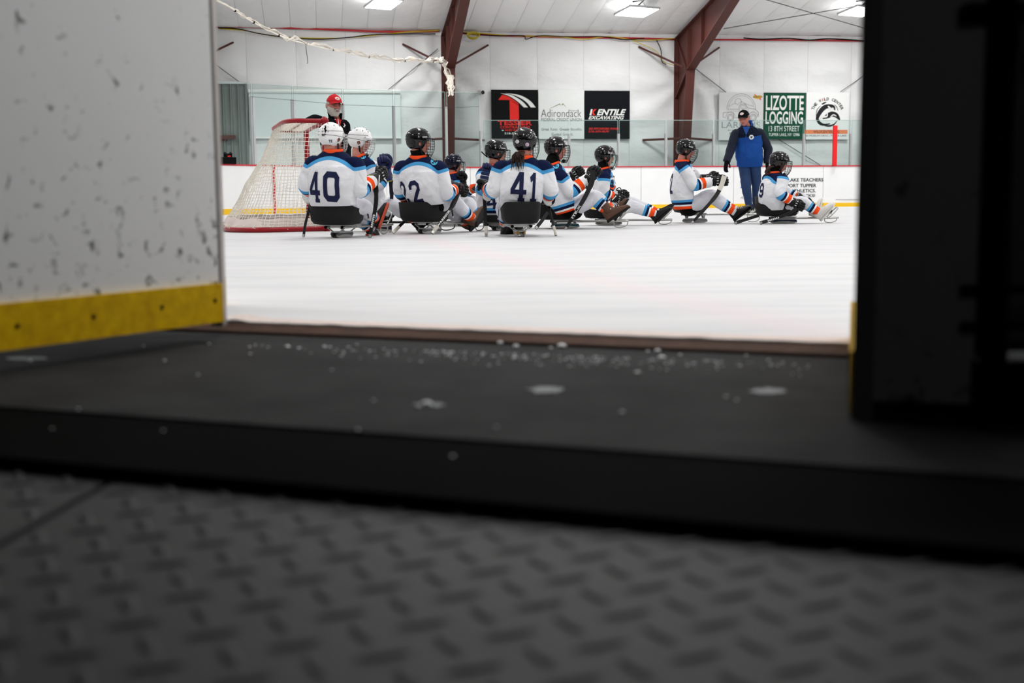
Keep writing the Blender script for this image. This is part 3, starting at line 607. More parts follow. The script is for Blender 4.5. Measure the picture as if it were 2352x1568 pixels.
# 6 animal logo
t, b6 = wall_sign('advertising_sign', 1850.5, 212, 1947.5, 320, 'white sign with black curled animal logo and an orange strip', 'f0f1f0')
M_or = mat('orange_print', 'f58a5c', .6)
bpoly(b6, [c6([(1468, 694), (2032, 694), (2032, 748), (1468, 748)])], M_or, t, 'orange_strip')
bt(b6, 'WILDCENTER.ORG', 1869, 299, 1927, 305.5, M_letter_k, t, lift=.006); bt(b6, '45 MUSEUM DRIVE | TUPPER LAKE', 1852, 309.5, 1943.5, 314.5, M_letter_k, t)
s = 'THE WILD CENTER'; cx, cy, R_ = 1899.5, 262, 35.0
for i, ch in enumerate(s):
    if ch == ' ': continue
    an = math.radians(158 - 136 * i / (len(s) - 1)); ux, uy = math.sin(an), math.cos(an)
    ww = 2.2 if ch == 'I' else 5.2; hh = 6.6; q = []
    for f in text_polys(ch, (-ww / 2, -hh / 2, ww / 2, hh / 2), bold=.03):
        q.append([B(b6, cx + R_ * math.cos(an) + x * math.sin(an) + y * math.cos(an), cy - (R_ * math.sin(an) + y * math.sin(an) - x * math.cos(an))) for x, y in f])
    b6.put(q, 'lettering', M_or if i == 5 else M_letter_k, t)
o6 = (1899.8, 264.5)
def blob(pts, w_, m, lift=.004): # tapering stroke: points x, y, width in crop pixels
    pts2 = cr([(p[0], p[1], p[2]) for p in pts], 5); L_, R2 = [], []
    for i in range(len(pts2)):
        a = pts2[max(i - 1, 0)]; b_ = pts2[min(i + 1, len(pts2) - 1)]; d = b_[:2] - a[:2]; d = d / max(np.linalg.norm(d), 1e-6); nn = np.array([-d[1], d[0]])
        L_.append(tuple(pts2[i][:2] + nn * pts2[i][2] / 2)); R2.append(tuple(pts2[i][:2] - nn * pts2[i][2] / 2))
    bpoly(b6, [c6(q) for q in band(L_, R2)], m, t, 'logo_mark', lift)
blob([(1860, 430, 8), (1840, 385, 40), (1790, 372, 50), (1730, 385, 60), (1680, 430, 60), (1640, 500, 50), (1625, 560, 30)], 1, M_letter_k)
blob([(1625, 540, 34), (1660, 600, 40), (1720, 625, 30), (1800, 610, 14)], 1, M_letter_k)
blob([(1700, 540, 20), (1760, 510, 60), (1820, 480, 70), (1880, 500, 60), (1925, 560, 20)], 1, M_letter_k)
blob([(1730, 640, 10), (1790, 640, 26), (1850, 620, 18), (1890, 570, 8)], 1, M_letter_k)
blob([(1680, 350, 8), (1710, 335, 22), (1745, 318, 8)], 1, M_letter_k); blob([(1612, 500, 5), (1625, 420, 9), (1670, 370, 5)], 1, M_letter_k)
blob([(1850, 350, 4), (1885, 390, 9), (1900, 440, 4)], 1, M_letter_k); blob([(1655, 610, 4), (1680, 622, 18), (1705, 635, 4)], 1, M_letter_k)
blob([(1655, 545, 6), (1700, 520, 26), (1755, 510, 18), (1760, 460, 8)], 1, M_letter_w, .007); blob([(1800, 520, 8), (1840, 490, 16), (1880, 510, 10)], 1, M_letter_w, .007)
blob([(1765, 372, 14), (1790, 400, 26), (1800, 440, 10)], 1, M_letter_w, .007); blob([(1815, 395, 6), (1830, 400, 12), (1845, 405, 6)], 1, M_letter_w, .007)
blob([(1690, 590, 6), (1760, 570, 30), (1830, 560, 8)], 1, M_letter_w, .007)

# ================================================================ NEAR FOREGROUND
ZM = -.03
mat_m = mat('rubber_mat', '272727', .92, spec=.15, vary=.9, vscale=5, bump=.004, bscale=90)
A0 = [G(x, 932 + .0705 * x, ZM) for x in (-400, 2800)]; A1 = [G(x, 1048 + .092 * x, ZM - .022) for x in (-400, 2800)]
t = thing('rubber_mat', (A0[0] + A0[1]) / 2 - V((0, 0, .04)), 'dark grey rubber mat in the gateway dusted with snow', 'mat')
f0 = BL - BD * 1.2 - BN * .02; f1 = BR + BD * 1.3 - BN * .02; f0 = V((f0.x, f0.y, ZM)); f1 = V((f1.x, f1.y, ZM))
mb = MB(); mb.prism([f0, f1, A0[1], A0[0]], (0, 0, -.03)); mb.build('mat_sheet', mat_m, t)
band_m = mat('black_rubber_ramp', '0a0a0a', .95, spec=.02, vary=.3, vscale=6)
mb = MB(); up_ = V((0, 0, .0)); g0, g1 = A0[0].lerp(A1[0], .05), A0[1].lerp(A1[1], .05)
mb.prism([A0[0] - V((0, 0, .004)), A0[1] - V((0, 0, .004)), A1[1], A1[0]], (0, 0, -.026)); mb.build('bevelled_edge', band_m, t)
# tread plates
ZP = ZM - .045
fl = setting('floor', V((0, 1, ZP))); fl.name = 'floor'
pl_m = mat('tread_plate', '2c2d2e', .65, spec=.3, metal=.0, vary=.3, vscale=4, bump=.001, bscale=80)
s0, s1 = G(-30, 1267, ZP), G(330, 1063, ZP); sdv = (s1 - s0).normalized(); sn_ = V((-sdv.y, sdv.x, 0))
far0 = s1 + sdv * .6; near0 = s0 - sdv * 3
def quadpl(side):
    e = sn_ * (.008 * side); w_ = sn_ * (6 * side)
    mb = MB(); mb.prism([near0 + e, far0 + e, far0 + w_, near0 + w_], (0, 0, -.02)); return mb
quadpl(1).build('tread_plate_sheet', pl_m, fl); quadpl(-1).build('tread_plate_sheet', pl_m, fl)
e1 = math.radians(-20); u1 = V((math.cos(e1), math.sin(e1), 0)); u2 = V((-u1.y, u1.x, 0)); mb = MB()
LZ = .098
for i in range(-40, 40):
    for j in range(-40, 40):
        for kind in (0, 1):
            c = V((0, 1.4, ZP)) + u1 * (LZ * (i + .5 * kind)) + u2 * (LZ * (j + .5 * kind))
            if not (.55 < c.y < 2.7 and abs(c.x) < .5 * c.y + .35): continue
            if c.y > 2.46 - (c.x + 1.2) * .25: continue
            q = (c - s0).dot(sn_)
            if abs(q) < .03: continue
            an = e1 + math.radians(135 if kind == 0 else 45); a = V((math.cos(an), math.sin(an), 0)); b_ = V((-a.y, a.x, 0)); L_ = .037; W_ = .0095; h = .0038
            ring = [c + a * (L_ * x) + b_ * (W_ * y) for x, y in ((1, 0), (.7, .8), (0, 1), (-.7, .8), (-1, 0), (-.7, -.8), (0, -1), (.7, -.8))]
            top = [c + (p - c) * .55 + V((0, 0, h)) for p in ring]
            mb.add(ring + top, [(k, (k + 1) % 8, 8 + (k + 1) % 8, 8 + k) for k in range(8)] + [tuple(range(8, 16))])
mb.build('tread_lozenges', pl_m, fl, kind='stuff', fixn=False)
# snow crumbs on mat and ramp
mb = MB(); rs = random.Random(5); spots = [(745, 797, 10), (800, 798, 7), (820, 792, 6), (660, 798, 14), (685, 801, 8), (762, 850, 7), (858, 921, 9), (980, 932, 30), (1040, 1050, 13), (665, 1080, 9), (822, 988, 10), (1140, 982, 9), (1488, 808, 9), (1510, 808, 16), (1577, 806, 12), (1562, 816, 9), (1520, 824, 20), (1464, 858, 16), (1700, 841, 9), (1714, 817, 8), (1765, 828, 8), (1429, 948, 13), (1496, 847, 8), (1668, 912, 10), (1692, 920, 9), (1470, 1089, 9), (1185, 797, 16), (1150, 790, 18), (1265, 800, 10), (1290, 798, 24), (330, 795, 6), (378, 829, 8), (455, 861, 7), (180, 940, 7), (120, 985, 7), (375, 990, 8), (480, 790, 6), (70, 830, 10)]
for k in range(260):
    x = rs.gauss(1280, 330); yb = 770 + (x - 503) * .0358 + 18
    if 540 < x < 1900: spots.append((x, yb + abs(rs.gauss(0, 11)), rs.uniform(2.5, 8)))
for x, y, w_ in spots:
    fr_ = (y - 932 - .0705 * x); z = ZM if fr_ < 0 else ZM - .004 - .022 * min(1, fr_ / 120)
    c = G(x, y, z); r = max(.0015, w_ / 2 * c.y / F_PX) * .95; mb.ell(c + V((0, 0, r * .3)), V((r, 0, 0)), V((0, r * 1.3, 0)), V((0, 0, r * .6)), 6, 4)
tag(mb.build('snow_crumbs', mat('snow', 'e9ecee', .8), smooth=True), 'crumbs of snow scattered on the dark rubber mat', 'snow', kind='stuff')
mw = mat('thin_slush', '66696c', .6, vary=.2, vscale=30)
for (x, y, wx, wy) in ((1255, 896, 50, 9), (1765, 899, 52, 8), (985, 931, 45, 6), (62, 824, 60, 5), (400, 754, 45, 3)):
    mb = MB(); c = G(x, y, ZM + .001); n_ = 24; rg = []
    for k in range(n_):
        f = .8 + .5 * noise.noise(V((k * .7, x, 2))); rg.append(G(x + wx * f * math.cos(2 * math.pi * k / n_), y + wy * f * math.sin(2 * math.pi * k / n_), ZM + .0005))
    mb.prism(rg, (0, 0, .0015)); tag(mb.build('slush_patch', mw), {1255: 'grey slush smear at the middle of the mat', 1765: 'grey slush smear on the mat near the right gate', 985: 'small grey slush smear left of the middle of the mat', 62: 'slush streak on the mat under the yellow kickplate at far left', 400: 'slush streak under the end of the yellow kickplate'}[x], 'slush')
# ---- left gate leaf (swung towards the camera)
M_sheet = scuffed('gate_sheet', 'eaebec', '565859', .12, .0, 1.0, thr=.565, sc_=27, stretch=(1, 1, 1))
M_kick2 = mat('worn_yellow_kickplate', 'f0b000', .6, spec=.1, vary=.5, vscale=30)
gA = P(503, 650, 3.55); gB = P(-330, 700, 2.60); gA.z = gB.z = 0; gd = (gB - gA).normalized(); gn = V((gd.y, -gd.x, 0)); gn = gn if gn.y < 0 else -gn
zb = .025; t = thing('gate_leaf', (gA + gB) / 2 + V((0, 0, zb)), 'scuffed white gate leaf with yellow kickplate standing open at left', 'gate')
mb = MB(); mb.prism([gA + V((0, 0, zb)), gB + V((0, 0, zb)), gB + V((0, 0, 1.2)), gA + V((0, 0, 1.2))], -gn * .018); mb.build('gate_sheet', M_sheet, t)
zk = P(503, 650, 3.55).z
mb = MB(); mb.prism([gA + V((0, 0, zb)) - gd * .002, gB + V((0, 0, zb)), gB + V((0, 0, zk)), gA + V((0, 0, zk)) - gd * .002], gn * .013); mb.build('kickplate', M_kick2, t)
for x, y in ((40, 748), (215, 727), (372, 705), (494, 690)):
    r = ray(x, y); q = gA + gn * .013; tt = (q - CAM).dot(gn) / r.dot(gn); c = CAM + r * tt
    mb = MB(); mb.tube([c - gn * .004, c + gn * .002], .006, 10); mb.build('screw', M_dark, t)
mb = MB(); mb.prism([gA - gn * .018 + V((0, 0, zb)), gB - gn * .018 + V((0, 0, zb)), gB - gn * .018 + V((0, 0, zb + .06)), gA - gn * .018 + V((0, 0, zb + .06))], -gn * .06); mb.build('frame_rail', M_alu, t)
mb = MB(); mb.prism([gA - gn * .018 + V((0, 0, zb)), gA - gn * .018 + gd * .06 + V((0, 0, zb)), gA - gn * .018 + gd * .06 + V((0, 0, 1.2)), gA - gn * .018 + V((0, 0, 1.2))], -gn * .06); mb.build('frame_stile', M_alu, t)
# aluminium jamb at the gate's left
t = thing('gate_jamb', G(508, 706), 'grey aluminium jamb post between the gate leaf and the ice', 'post')
jc = P(503, 600, 3.66); jc.z = 0
M_jamb = mat('stained_aluminium', '98928e', .45, .35, vary=.3, vscale=10)
mb = MB(); mb.bx(jc.x - .03, jc.x + .006, jc.y, jc.y + .05, 0, 1.25); mb.build('channel', M_jamb, t)
mb = MB(); mb.bx(jc.x - .026, jc.x - .018, jc.y - .012, jc.y, 0.03, 1.25); mb.build('lip', M_alu, t)
mb = MB(); mb.bx(jc.x - .012, jc.x - .006, jc.y - .004, jc.y, 0.0, 1.25); mb.build('groove', M_dark, t)
# near boards either side of the gate
nb = setting('wall_boards_near', BL)
def near_seg(A, Bq):
    mb = MB(); mb.prism([A, Bq, Bq + V((0, 0, 1.07)), A + V((0, 0, 1.07))], BN * .05); mb.build('board_panel', M_board, nb)
    mb = MB(); mb.prism([A, Bq, Bq + V((0, 0, .1)), A + V((0, 0, .1))], BN * .065); mb.build('kickplate', M_kick, nb)
KL = P(520, 670, 4.39); KL.z = 0; near_seg(KL - BN * .065, KL - BN * .065 - BD * 4.5); near_seg(BR + BD * .012, BR + BD * 4.5)
# ---- right gate leaf, open towards the camera, seen from its end
rA = G(1964, 962, ZM); rC = G(1962, 800, ZM); rd = (rC - rA).normalized(); rn_ = V((rd.y, -rd.x, 0)); rn_ = rn_ if rn_.x > 0 else -rn_
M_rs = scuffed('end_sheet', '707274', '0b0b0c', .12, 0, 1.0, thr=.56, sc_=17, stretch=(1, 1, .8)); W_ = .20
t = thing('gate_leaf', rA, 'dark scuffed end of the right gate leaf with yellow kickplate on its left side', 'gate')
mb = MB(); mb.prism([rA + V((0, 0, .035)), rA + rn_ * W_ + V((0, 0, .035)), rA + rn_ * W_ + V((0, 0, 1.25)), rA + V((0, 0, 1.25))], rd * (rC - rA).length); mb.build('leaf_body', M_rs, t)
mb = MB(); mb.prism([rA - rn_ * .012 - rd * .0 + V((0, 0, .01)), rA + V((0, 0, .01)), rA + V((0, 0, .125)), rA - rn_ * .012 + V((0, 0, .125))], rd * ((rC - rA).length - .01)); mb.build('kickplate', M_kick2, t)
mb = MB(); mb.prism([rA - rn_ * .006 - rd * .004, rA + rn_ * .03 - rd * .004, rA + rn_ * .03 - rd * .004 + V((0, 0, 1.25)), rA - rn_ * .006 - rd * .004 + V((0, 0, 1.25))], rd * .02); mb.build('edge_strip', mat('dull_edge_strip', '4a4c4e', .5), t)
# ---- dark steel frame and box right of it
t = thing('boards_frame', G(2290, 990, ZM), 'dark steel support frame in shadow at the right edge', 'frame')
M_ds = mat('dark_steel', '232527', .5, .4, vary=.2); fd = 2.15
def fp(x, y): return P(x, y, fd)
mb = MB(); mb.rect([V((fp(2288, 500).x, fd, ZM)), V((fp(2288, 500).x, fd, 1.2))], .045, .05, V((1, 0, 0))); mb.build('upright', M_dark, t)
for y, h, m in ((664, .014, M_dark), (748, .012, M_dark), (30, .03, M_dark)):
    mb = MB(); z = fp(2300, y).z; mb.bx(fp(2215, y).x, fp(2600, y).x, fd - .02, fd + .02, z - h / 2, z + h / 2); mb.build('rail', m, t)
mb = MB(); mb.bx(fp(2238, 900).x, fp(2650, 900).x, fd - .01, fd + .3, ZM, fp(2300, 828).z); mb.build('base_box', M_dark, t)
mb = MB(); mb.bx(fp(2230, 900).x, fp(2650, 900).x, fd + .32, fd + .34, ZM, 1.25); mb.build('back_sheet', mat('grey_back_sheet', '4a4c4f', .7, vary=.15), t)
mb = MB(); mb.bx(fp(2242, 900).x, fp(2560, 900).x, fd - .005, fd + .1, fp(2300, 828).z, fp(2300, 828).z + .004); mb.build('frost', mat('snow', 'e9ecee', .8), t)
# ================================================================ PEOPLE
def kit_material(name, base, cols, vary=.03):
    m = bpy.data.materials.new(name); m.use_nodes = True; nt = m.node_tree; b = nt.nodes['Principled BSDF']; b.inputs['Roughness'].default_value = .85; b.inputs['Specular IOR Level'].default_value = .1
    base, blue, navy, white, orange = [lin(c) for c in (base,) + tuple(cols)]
    ay = nd(nt, 'ShaderNodeAttribute', attribute_name='yoke'); as_ = nd(nt, 'ShaderNodeAttribute', attribute_name='stripe')
    m1 = nd(nt, 'ShaderNodeMapRange'); m1.inputs[1].default_value = -.1; m1.inputs[2].default_value = .1; nt.links.new(ay.outputs['Fac'], m1.inputs[0])
    r = nd(nt, 'ShaderNodeValToRGB'); r.color_ramp.interpolation = 'CONSTANT'; e = r.color_ramp.elements
    e[0].position = 0; e[0].color = base; e[1].position = .5; e[1].color = blue; q = e.new(.66); q.color = navy; nt.links.new(m1.outputs[0], r.inputs[0])
    m2 = nd(nt, 'ShaderNodeMapRange'); m2.inputs[1].default_value = -.05; m2.inputs[2].default_value = .2; nt.links.new(as_.outputs['Fac'], m2.inputs[0])
    r2 = nd(nt, 'ShaderNodeValToRGB'); r2.color_ramp.interpolation = 'CONSTANT'; e = r2.color_ramp.elements
    e[0].position = 0; e[0].color = base; e[1].position = .2; e[1].color = blue
    for p, c in ((.32, navy), (.44, white), (.52, orange), (.74, base)): q = e.new(p); q.color = c
    nt.links.new(m2.outputs[0], r2.inputs[0])
    g1 = nd(nt, 'ShaderNodeMath', operation='GREATER_THAN'); nt.links.new(as_.outputs['Fac'], g1.inputs[0]); g1.inputs[1].default_value = 0
    mx = nd(nt, 'ShaderNodeMix', data_type='RGBA'); nt.links.new(g1.outputs[0], mx.inputs[0]); nt.links.new(r.outputs[0], mx.inputs[6]); nt.links.new(r2.outputs[0], mx.inputs[7])
    nt.links.new(mx.outputs[2], b.inputs['Base Color'])
    tc = nd(nt, 'ShaderNodeTexCoord'); n = nd(nt, 'ShaderNodeTexNoise'); n.inputs['Scale'].default_value = 4.5; n.inputs['Detail'].default_value = 3; n.inputs['Distortion'].default_value = .8
    nt.links.new(tc.outputs['Object'], n.inputs['Vector']); bp = nd(nt, 'ShaderNodeBump'); bp.inputs['Distance'].default_value = .05; nt.links.new(n.outputs[0], bp.inputs['Height']); nt.links.new(bp.outputs[0], b.inputs['Normal'])
    return m
SC = ('4d9fd6', '101a3c', 'eceef0', 'f4501c')
M_jersey = kit_material('jersey_cloth', 'e9eaee', SC); M_socks = kit_material('sock_cloth', 'dcdde4', SC)
def basis(yaw, pitch=0, tilt=0):
    """yaw 0 looks away from the camera, 90 to the right; pitch up positive"""
    y = math.radians(yaw); p = math.radians(pitch); f = V((math.sin(y) * math.cos(p), math.cos(y) * math.cos(p), math.sin(p)))
    s = V((math.cos(y), -math.sin(y), 0)); u = s.cross(f)
    if tilt:
        c, sn = math.cos(math.radians(tilt)), math.sin(math.radians(tilt)); s, u = s * c - u * sn, u * c + s * sn
    return s, f, u
def head_mesh(mb, c, fr, k=1.0):
    s, f, u = fr; nu, nv = 30, 24; vs = []; fs = []
    def gs(x, c_, w): return math.exp(-((x - c_) / w) ** 2)
    for i in range(nv + 1):
        e = -math.pi / 2 + math.pi * i / nv
        for j in range(nu):
            a = 2 * math.pi * j / nu; x, y, z = math.cos(e) * math.sin(a), math.cos(e) * math.cos(a), math.sin(e)
            X = .076 * x; Y = .096 * y; Z = .122 * z
            if z < -.1: X *= 1 - .28 * min(1, (-z - .1)) ; Y = Y * (1 - .05 * min(1, -z)) + (.012 if y > 0 else .02) * (-z)
            if y > 0:
                fw = y
                Y += .026 * gs(x, 0, .17) * gs(z, -.14, .15) * fw + .010 * gs(x, 0, .12) * gs(z, .08, .2) * fw       # nose, bridge
                Y -= .010 * (gs(x, .38, .16) + gs(x, -.38, .16)) * gs(z, .02, .12) * fw                             # sockets
                Y += .006 * gs(z, .2, .1) * gs(x, 0, .6) * fw + .009 * gs(z, -.46, .1) * gs(x, 0, .25) * fw         # brow, lips
                Y += .012 * gs(z, -.78, .16) * gs(x, 0, .3) * fw                                                   # chin
                X += .004 * gs(z, -.2, .2) * (1 if x > 0 else -1) * gs(abs(x), .7, .3)
            vs.append(c + (s * X + f * Y + u * Z) * k)
    for i in range(nv):
        for j in range(nu):
            a = i * nu + j; b = i * nu + (j + 1) % nu; fs.append((a, b, b + nu, a + nu))
    fs.append(tuple(range(nu))[::-1]); fs.append(tuple(range(nv * nu, nv * nu + nu)))
    mb.add(vs, fs)
    for sd in (-1, 1): mb.ell(c + (s * (.078 * sd) + f * -.006 + u * -.008) * k, s * .010 * k, f * .018 * k, u * .031 * k, 10, 8)
def remeshed(name, mb, m, parent, voxel, smooth=3):
    o = mb.build(name, m, parent, smooth=True); md = o.modifiers.new('r', 'REMESH'); md.mode = 'VOXEL'; md.voxel_size = voxel; md.use_smooth_shade = True
    ms = o.modifiers.new('s', 'SMOOTH'); ms.iterations = smooth; ms.factor = .5
    dg = bpy.context.evaluated_depsgraph_get(); me = bpy.data.meshes.new_from_object(o.evaluated_get(dg)); o.modifiers.clear(); old = o.data; o.data = me; me.name = name; bpy.data.meshes.remove(old)
    if not me.materials: me.materials.append(m)
    return o
def limb(mb, pts, rad, n=6, k=12, wr=0.0, at0=None, yoke=None, seed=0, flat=None, hint=None):
    """smooth tapering sleeve or trouser leg with folds; at0 = arc length where the stripes begin"""
    cp = cr([tuple(p) + (r,) for p, r in zip(pts, rad)], n); pp = [V(c[:3]) for c in cp]; rr = [c[3] for c in cp]; s_ = [0]
    for i in range(1, len(pp)): s_.append(s_[-1] + (pp[i] - pp[i - 1]).length)
    rs = []; st = []; yk = []; prev = None
    for i in range(len(pp)):
        t = (pp[min(i + 1, len(pp) - 1)] - pp[max(i - 1, 0)]).normalized()
        u = (prev - t * prev.dot(t)) if prev is not None else (V(hint) - t * V(hint).dot(t) if hint else t.orthogonal()); u = u.normalized() if u.length > 1e-6 else t.orthogonal().normalized(); prev = u; w_ = t.cross(u); ring = []
        for j in range(k):
            a = 2 * math.pi * j / k; f = 1 + wr * noise.noise(V((math.cos(a) * 1.1 + seed, math.sin(a) * 1.1, s_[i] * 16))) * 2
            q = pp[i] + (u * math.cos(a) + w_ * math.sin(a) * (flat or 1)) * rr[i] * f; ring.append(q); st.append(s_[i] - at0 if at0 is not None else -1.0); yk.append(yoke(q) if yoke else -1.0)
        rs.append(ring)
    mb.rings(rs, at={'stripe': st, 'yoke': yk}); return s_[-1]
def helmet(root, c, fr, m, name='helmet', cage='cage', wire=None, txt=None, txtm=None, k=1.0, strap=None):
    s, f, u = fr; c = c + u * .028 * k; nu, nv = 72, 22; th = .011
    def emin(a):
        a = abs(a)          # 0 front .. pi back
        pts = [(0, 4), (.7, 2), (.95, -6), (1.15, -52), (1.5, -60), (1.85, -58), (2.2, -52), (3.15, -50)]
        for (a0_, e0), (a1_, e1_) in zip(pts[:-1], pts[1:]):
            if a <= a1_: t = (a - a0_) / (a1_ - a0_); return math.radians(e0 + (e1_ - e0) * t)
        return math.radians(-46)
    def pt(a, e, off):
        x, y, z = math.cos(e) * math.sin(a), math.cos(e) * math.cos(a), math.sin(e)
        r = 1.0
        r += .045 / (1 + math.exp(-(math.degrees(e) - 26 - 10 * math.cos(a)) / 2.2)) * (1 if abs(math.sin(a)) > .0 else 1)       # raised crown step
        r += .04 * math.exp(-((x) / .16) ** 2) * max(0, z) + .03 * math.exp(-((abs(x) - .52) / .09) ** 2) * max(0, z)         # ridges
        r += .035 * math.exp(-((math.degrees(e) - 8) / 5) ** 2) * max(0, y)                                                  # brow lip
        r -= .03 * math.exp(-((math.degrees(e) + 10) / 6) ** 2) * max(0, -y)                                                  # nape groove
        return c + (s * (.104 * x * r) + f * (.128 * y * r - .006) + u * (.112 * z * r)) * k + (s * x + f * y + u * z) * off
    mb = MB(); g = []
    for off in (0, -th):
        for j in range(nu):
            a = -math.pi + 2 * math.pi * j / nu; e0 = emin(a)
            for i in range(nv + 1): g.append(pt(a, e0 + (math.pi / 2 - e0) * i / nv, off))
    n1 = nu * (nv + 1); fs = []
    def hole(j, i):
        a = -math.pi + 2 * math.pi * (j + .5) / nu; e0 = emin(a); e = math.degrees(e0 + (math.pi / 2 - e0) * (i + .5) / nv)
        return ((abs(abs(a) - 1.5) / .17) ** 2 + ((e + 22) / 12) ** 2) < 1
    for j in range(nu):
        for i in range(nv):
            if hole(j, i): continue
            a = j * (nv + 1) + i; b = ((j + 1) % nu) * (nv + 1) + i; fs.append((a, b, b + 1, a + 1)); fs.append((a + n1, a + n1 + 1, b + n1 + 1, b + n1))
        a = j * (nv + 1); b = ((j + 1) % nu) * (nv + 1); fs.append((a, a + n1, b + n1, b))
    mb.add(g, fs); h = mb.build(name, m, root, smooth=True, fixn=False, sharp=50)
    # vents
    mb = MB()
    for a, e in ((.35, 62), (-.35, 62), (.5, 45), (-.5, 45), (2.8, 62), (-2.8, 62), (2.75, 40), (-2.75, 40), (1.2, 48), (-1.2, 48), (1.9, 48), (-1.9, 48)):
        p = pt(a, math.radians(e), .001); q = pt(a, math.radians(e + 8), .001); p2 = pt(a + .16, math.radians(e), .001); mb.ell(p, (q - p) * .55, (p2 - p) * .3, (p - c).normalized() * .003, 8, 5)
    mb.build('vents', M_dark if m is not M_helm else mat('vent_grey', '2b2b2e', .5), h, smooth=True, kind='stuff')
    for e_, r_ in ((24, .0022), (-6, .0018)):
        for sd in (-1, 1):
            mb = MB(); mb.tube([pt(sd * (.7 + 2.3 * t / 16), math.radians(e_ - (10 if e_ > 0 else -6) * t / 16), .0005) for t in range(17)], r_, 4); mb.build('seam_line', M_dark if m is not M_helm else mat('vent_grey', '2b2b2e', .5), h)
    for sd in (-1, 1):
        mb = MB(); mb.tube([pt(sd * (1.5 + .19 * math.cos(2 * math.pi * t / 20)), math.radians(-22 + 13.5 * math.sin(2 * math.pi * t / 20)), -.002) for t in range(21)], .0045, 6); mb.build('ear_rim', m, h, smooth=True)
    # screws and ear loop
    for sd in (-1, 1):
        mb = MB(); p = pt(1.0 * sd, math.radians(14), 0); d = (p - c).normalized(); mb.tube([p, p + d * .006], .007, 8); mb.build('cage_clip', M_alu, h)
    if cage:
        mb = MB(); wire = wire or M_wire; R_ = .0022
        def cp_(a, z):
            g_ = 1 - .30 * max(0, (-z - .05) / .10) ** 1.5 - .05 * max(0, z / .05)
            return c - u * .028 * k + (s * (.112 * math.sin(a) * g_) + f * ((.155 * math.cos(a) ** .8 if math.cos(a) > 0 else 0) * g_ + .004) + u * z) * k
        if cage == 'cage':
            for z in (.045, .018, -.008, -.034, -.06, -.087, -.114, -.14):
                am = 1.32 if z > -.1 else 1.1
                mb.tube([cp_(-am + 2 * am * t / 14, z) for t in range(15)], R_ if z not in (.045, -.14) else .0036, 4)
            for a in (-1.25, -.95, -.68, -.42, -.17, .17, .42, .68, .95, 1.25):
                mb.tube([cp_(a * (1 if z > -.1 else .9), z) for z in (.045, .01, -.03, -.07, -.105, -.14)], R_ if abs(a) < 1.2 else .0036, 4)
            mb.build('cage', wire, h, smooth=True)
        if cage == 'visor':
            rs = [[cp_(-1.3 + 2.6 * t / 16, z) for t in range(17)] for z in (.045, .01, -.03, -.07, -.105, -.14)]
            vs = [p for r in rs for p in r]; mb.add(vs, [(i * 17 + j, i * 17 + j + 1, i * 17 + j + 18, i * 17 + j + 17) for i in range(5) for j in range(16)]); mb.build('visor', gl, h, smooth=True)
            mb = MB(); mb.tube([rs[0][j] for j in range(17)] + [r[16] for r in rs[1:]] + rs[-1][::-1][1:] + [r[0] for r in rs[::-1][1:]], .003, 4); mb.build('visor_rim', wire, h, smooth=True)
    ch = c - u * .028 * k + (f * .085 - u * .125) * k
    for sd in (-1, 1):
        mb = MB(); mb.rect(sm([pt(1.45 * sd, math.radians(-36), -.004), c - u * .028 * k + (s * (.062 * sd) + f * .03 - u * .115) * k, ch - f * .01 + s * .02 * sd], 4), .016, .004, f); mb.build('chin_strap', strap or M_strap, h)
    mb = MB(); mb.ell(ch, s * .032 * k, f * .022 * k, u * .022 * k, 10, 6); mb.build('chin_cup', strap or M_strap, h, smooth=True)
    if txt:
        for sd in (-1, 1):
            p = pt(1.15 * sd, math.radians(14), 0); nrm = (p - c).normalized(); pl = text_polys(txt, (-.5, -.5, .5, .5), .3, .03)
            decal(pl, 'lettering', txtm or M_letter_w, h, h, p, nrm, u, (.05 * k, .013 * k), .002, .02)
    return h, pt, c
def head_parts(root, c, fr, k=1.0, eyes=True, brow='3a2a22'):
    s, f, u = fr
    for sd in (-1, 1):
        mb = MB(); mb.ell(c + (s * (.031 * sd) + f * .0795 + u * .006) * k, s * .011 * k, f * .008 * k, u * .0048 * k, 10, 6); e = mb.build('eye', mat('eye_white', 'a8988e', .4), root, smooth=True)
        mb = MB(); mb.ell(c + (s * (.031 * sd) + f * .0865 + u * .006) * k, s * .0058 * k, f * .003 * k, u * .0046 * k, 8, 5); mb.build('iris', M_dark, e, smooth=True)
        mb = MB(); mb.tube(sm([c + (s * ((.014 + .017 * t) * sd) + f * (.095 - .006 * t * t) + u * (.024 + .004 * math.sin(t * 1.6))) * k for t in (0, 1, 2)], 3), .0042 * k, 6); mb.build('eyebrow', mat('brow_' + brow, brow, .9), root, smooth=True)
    mb = MB(); mb.ell(c + (f * .0985 - u * .058) * k, s * .024 * k, f * .006 * k, u * .007 * k, 12, 6); mb.build('mouth', mat('lips', '8f4a44', .5), root, smooth=True)
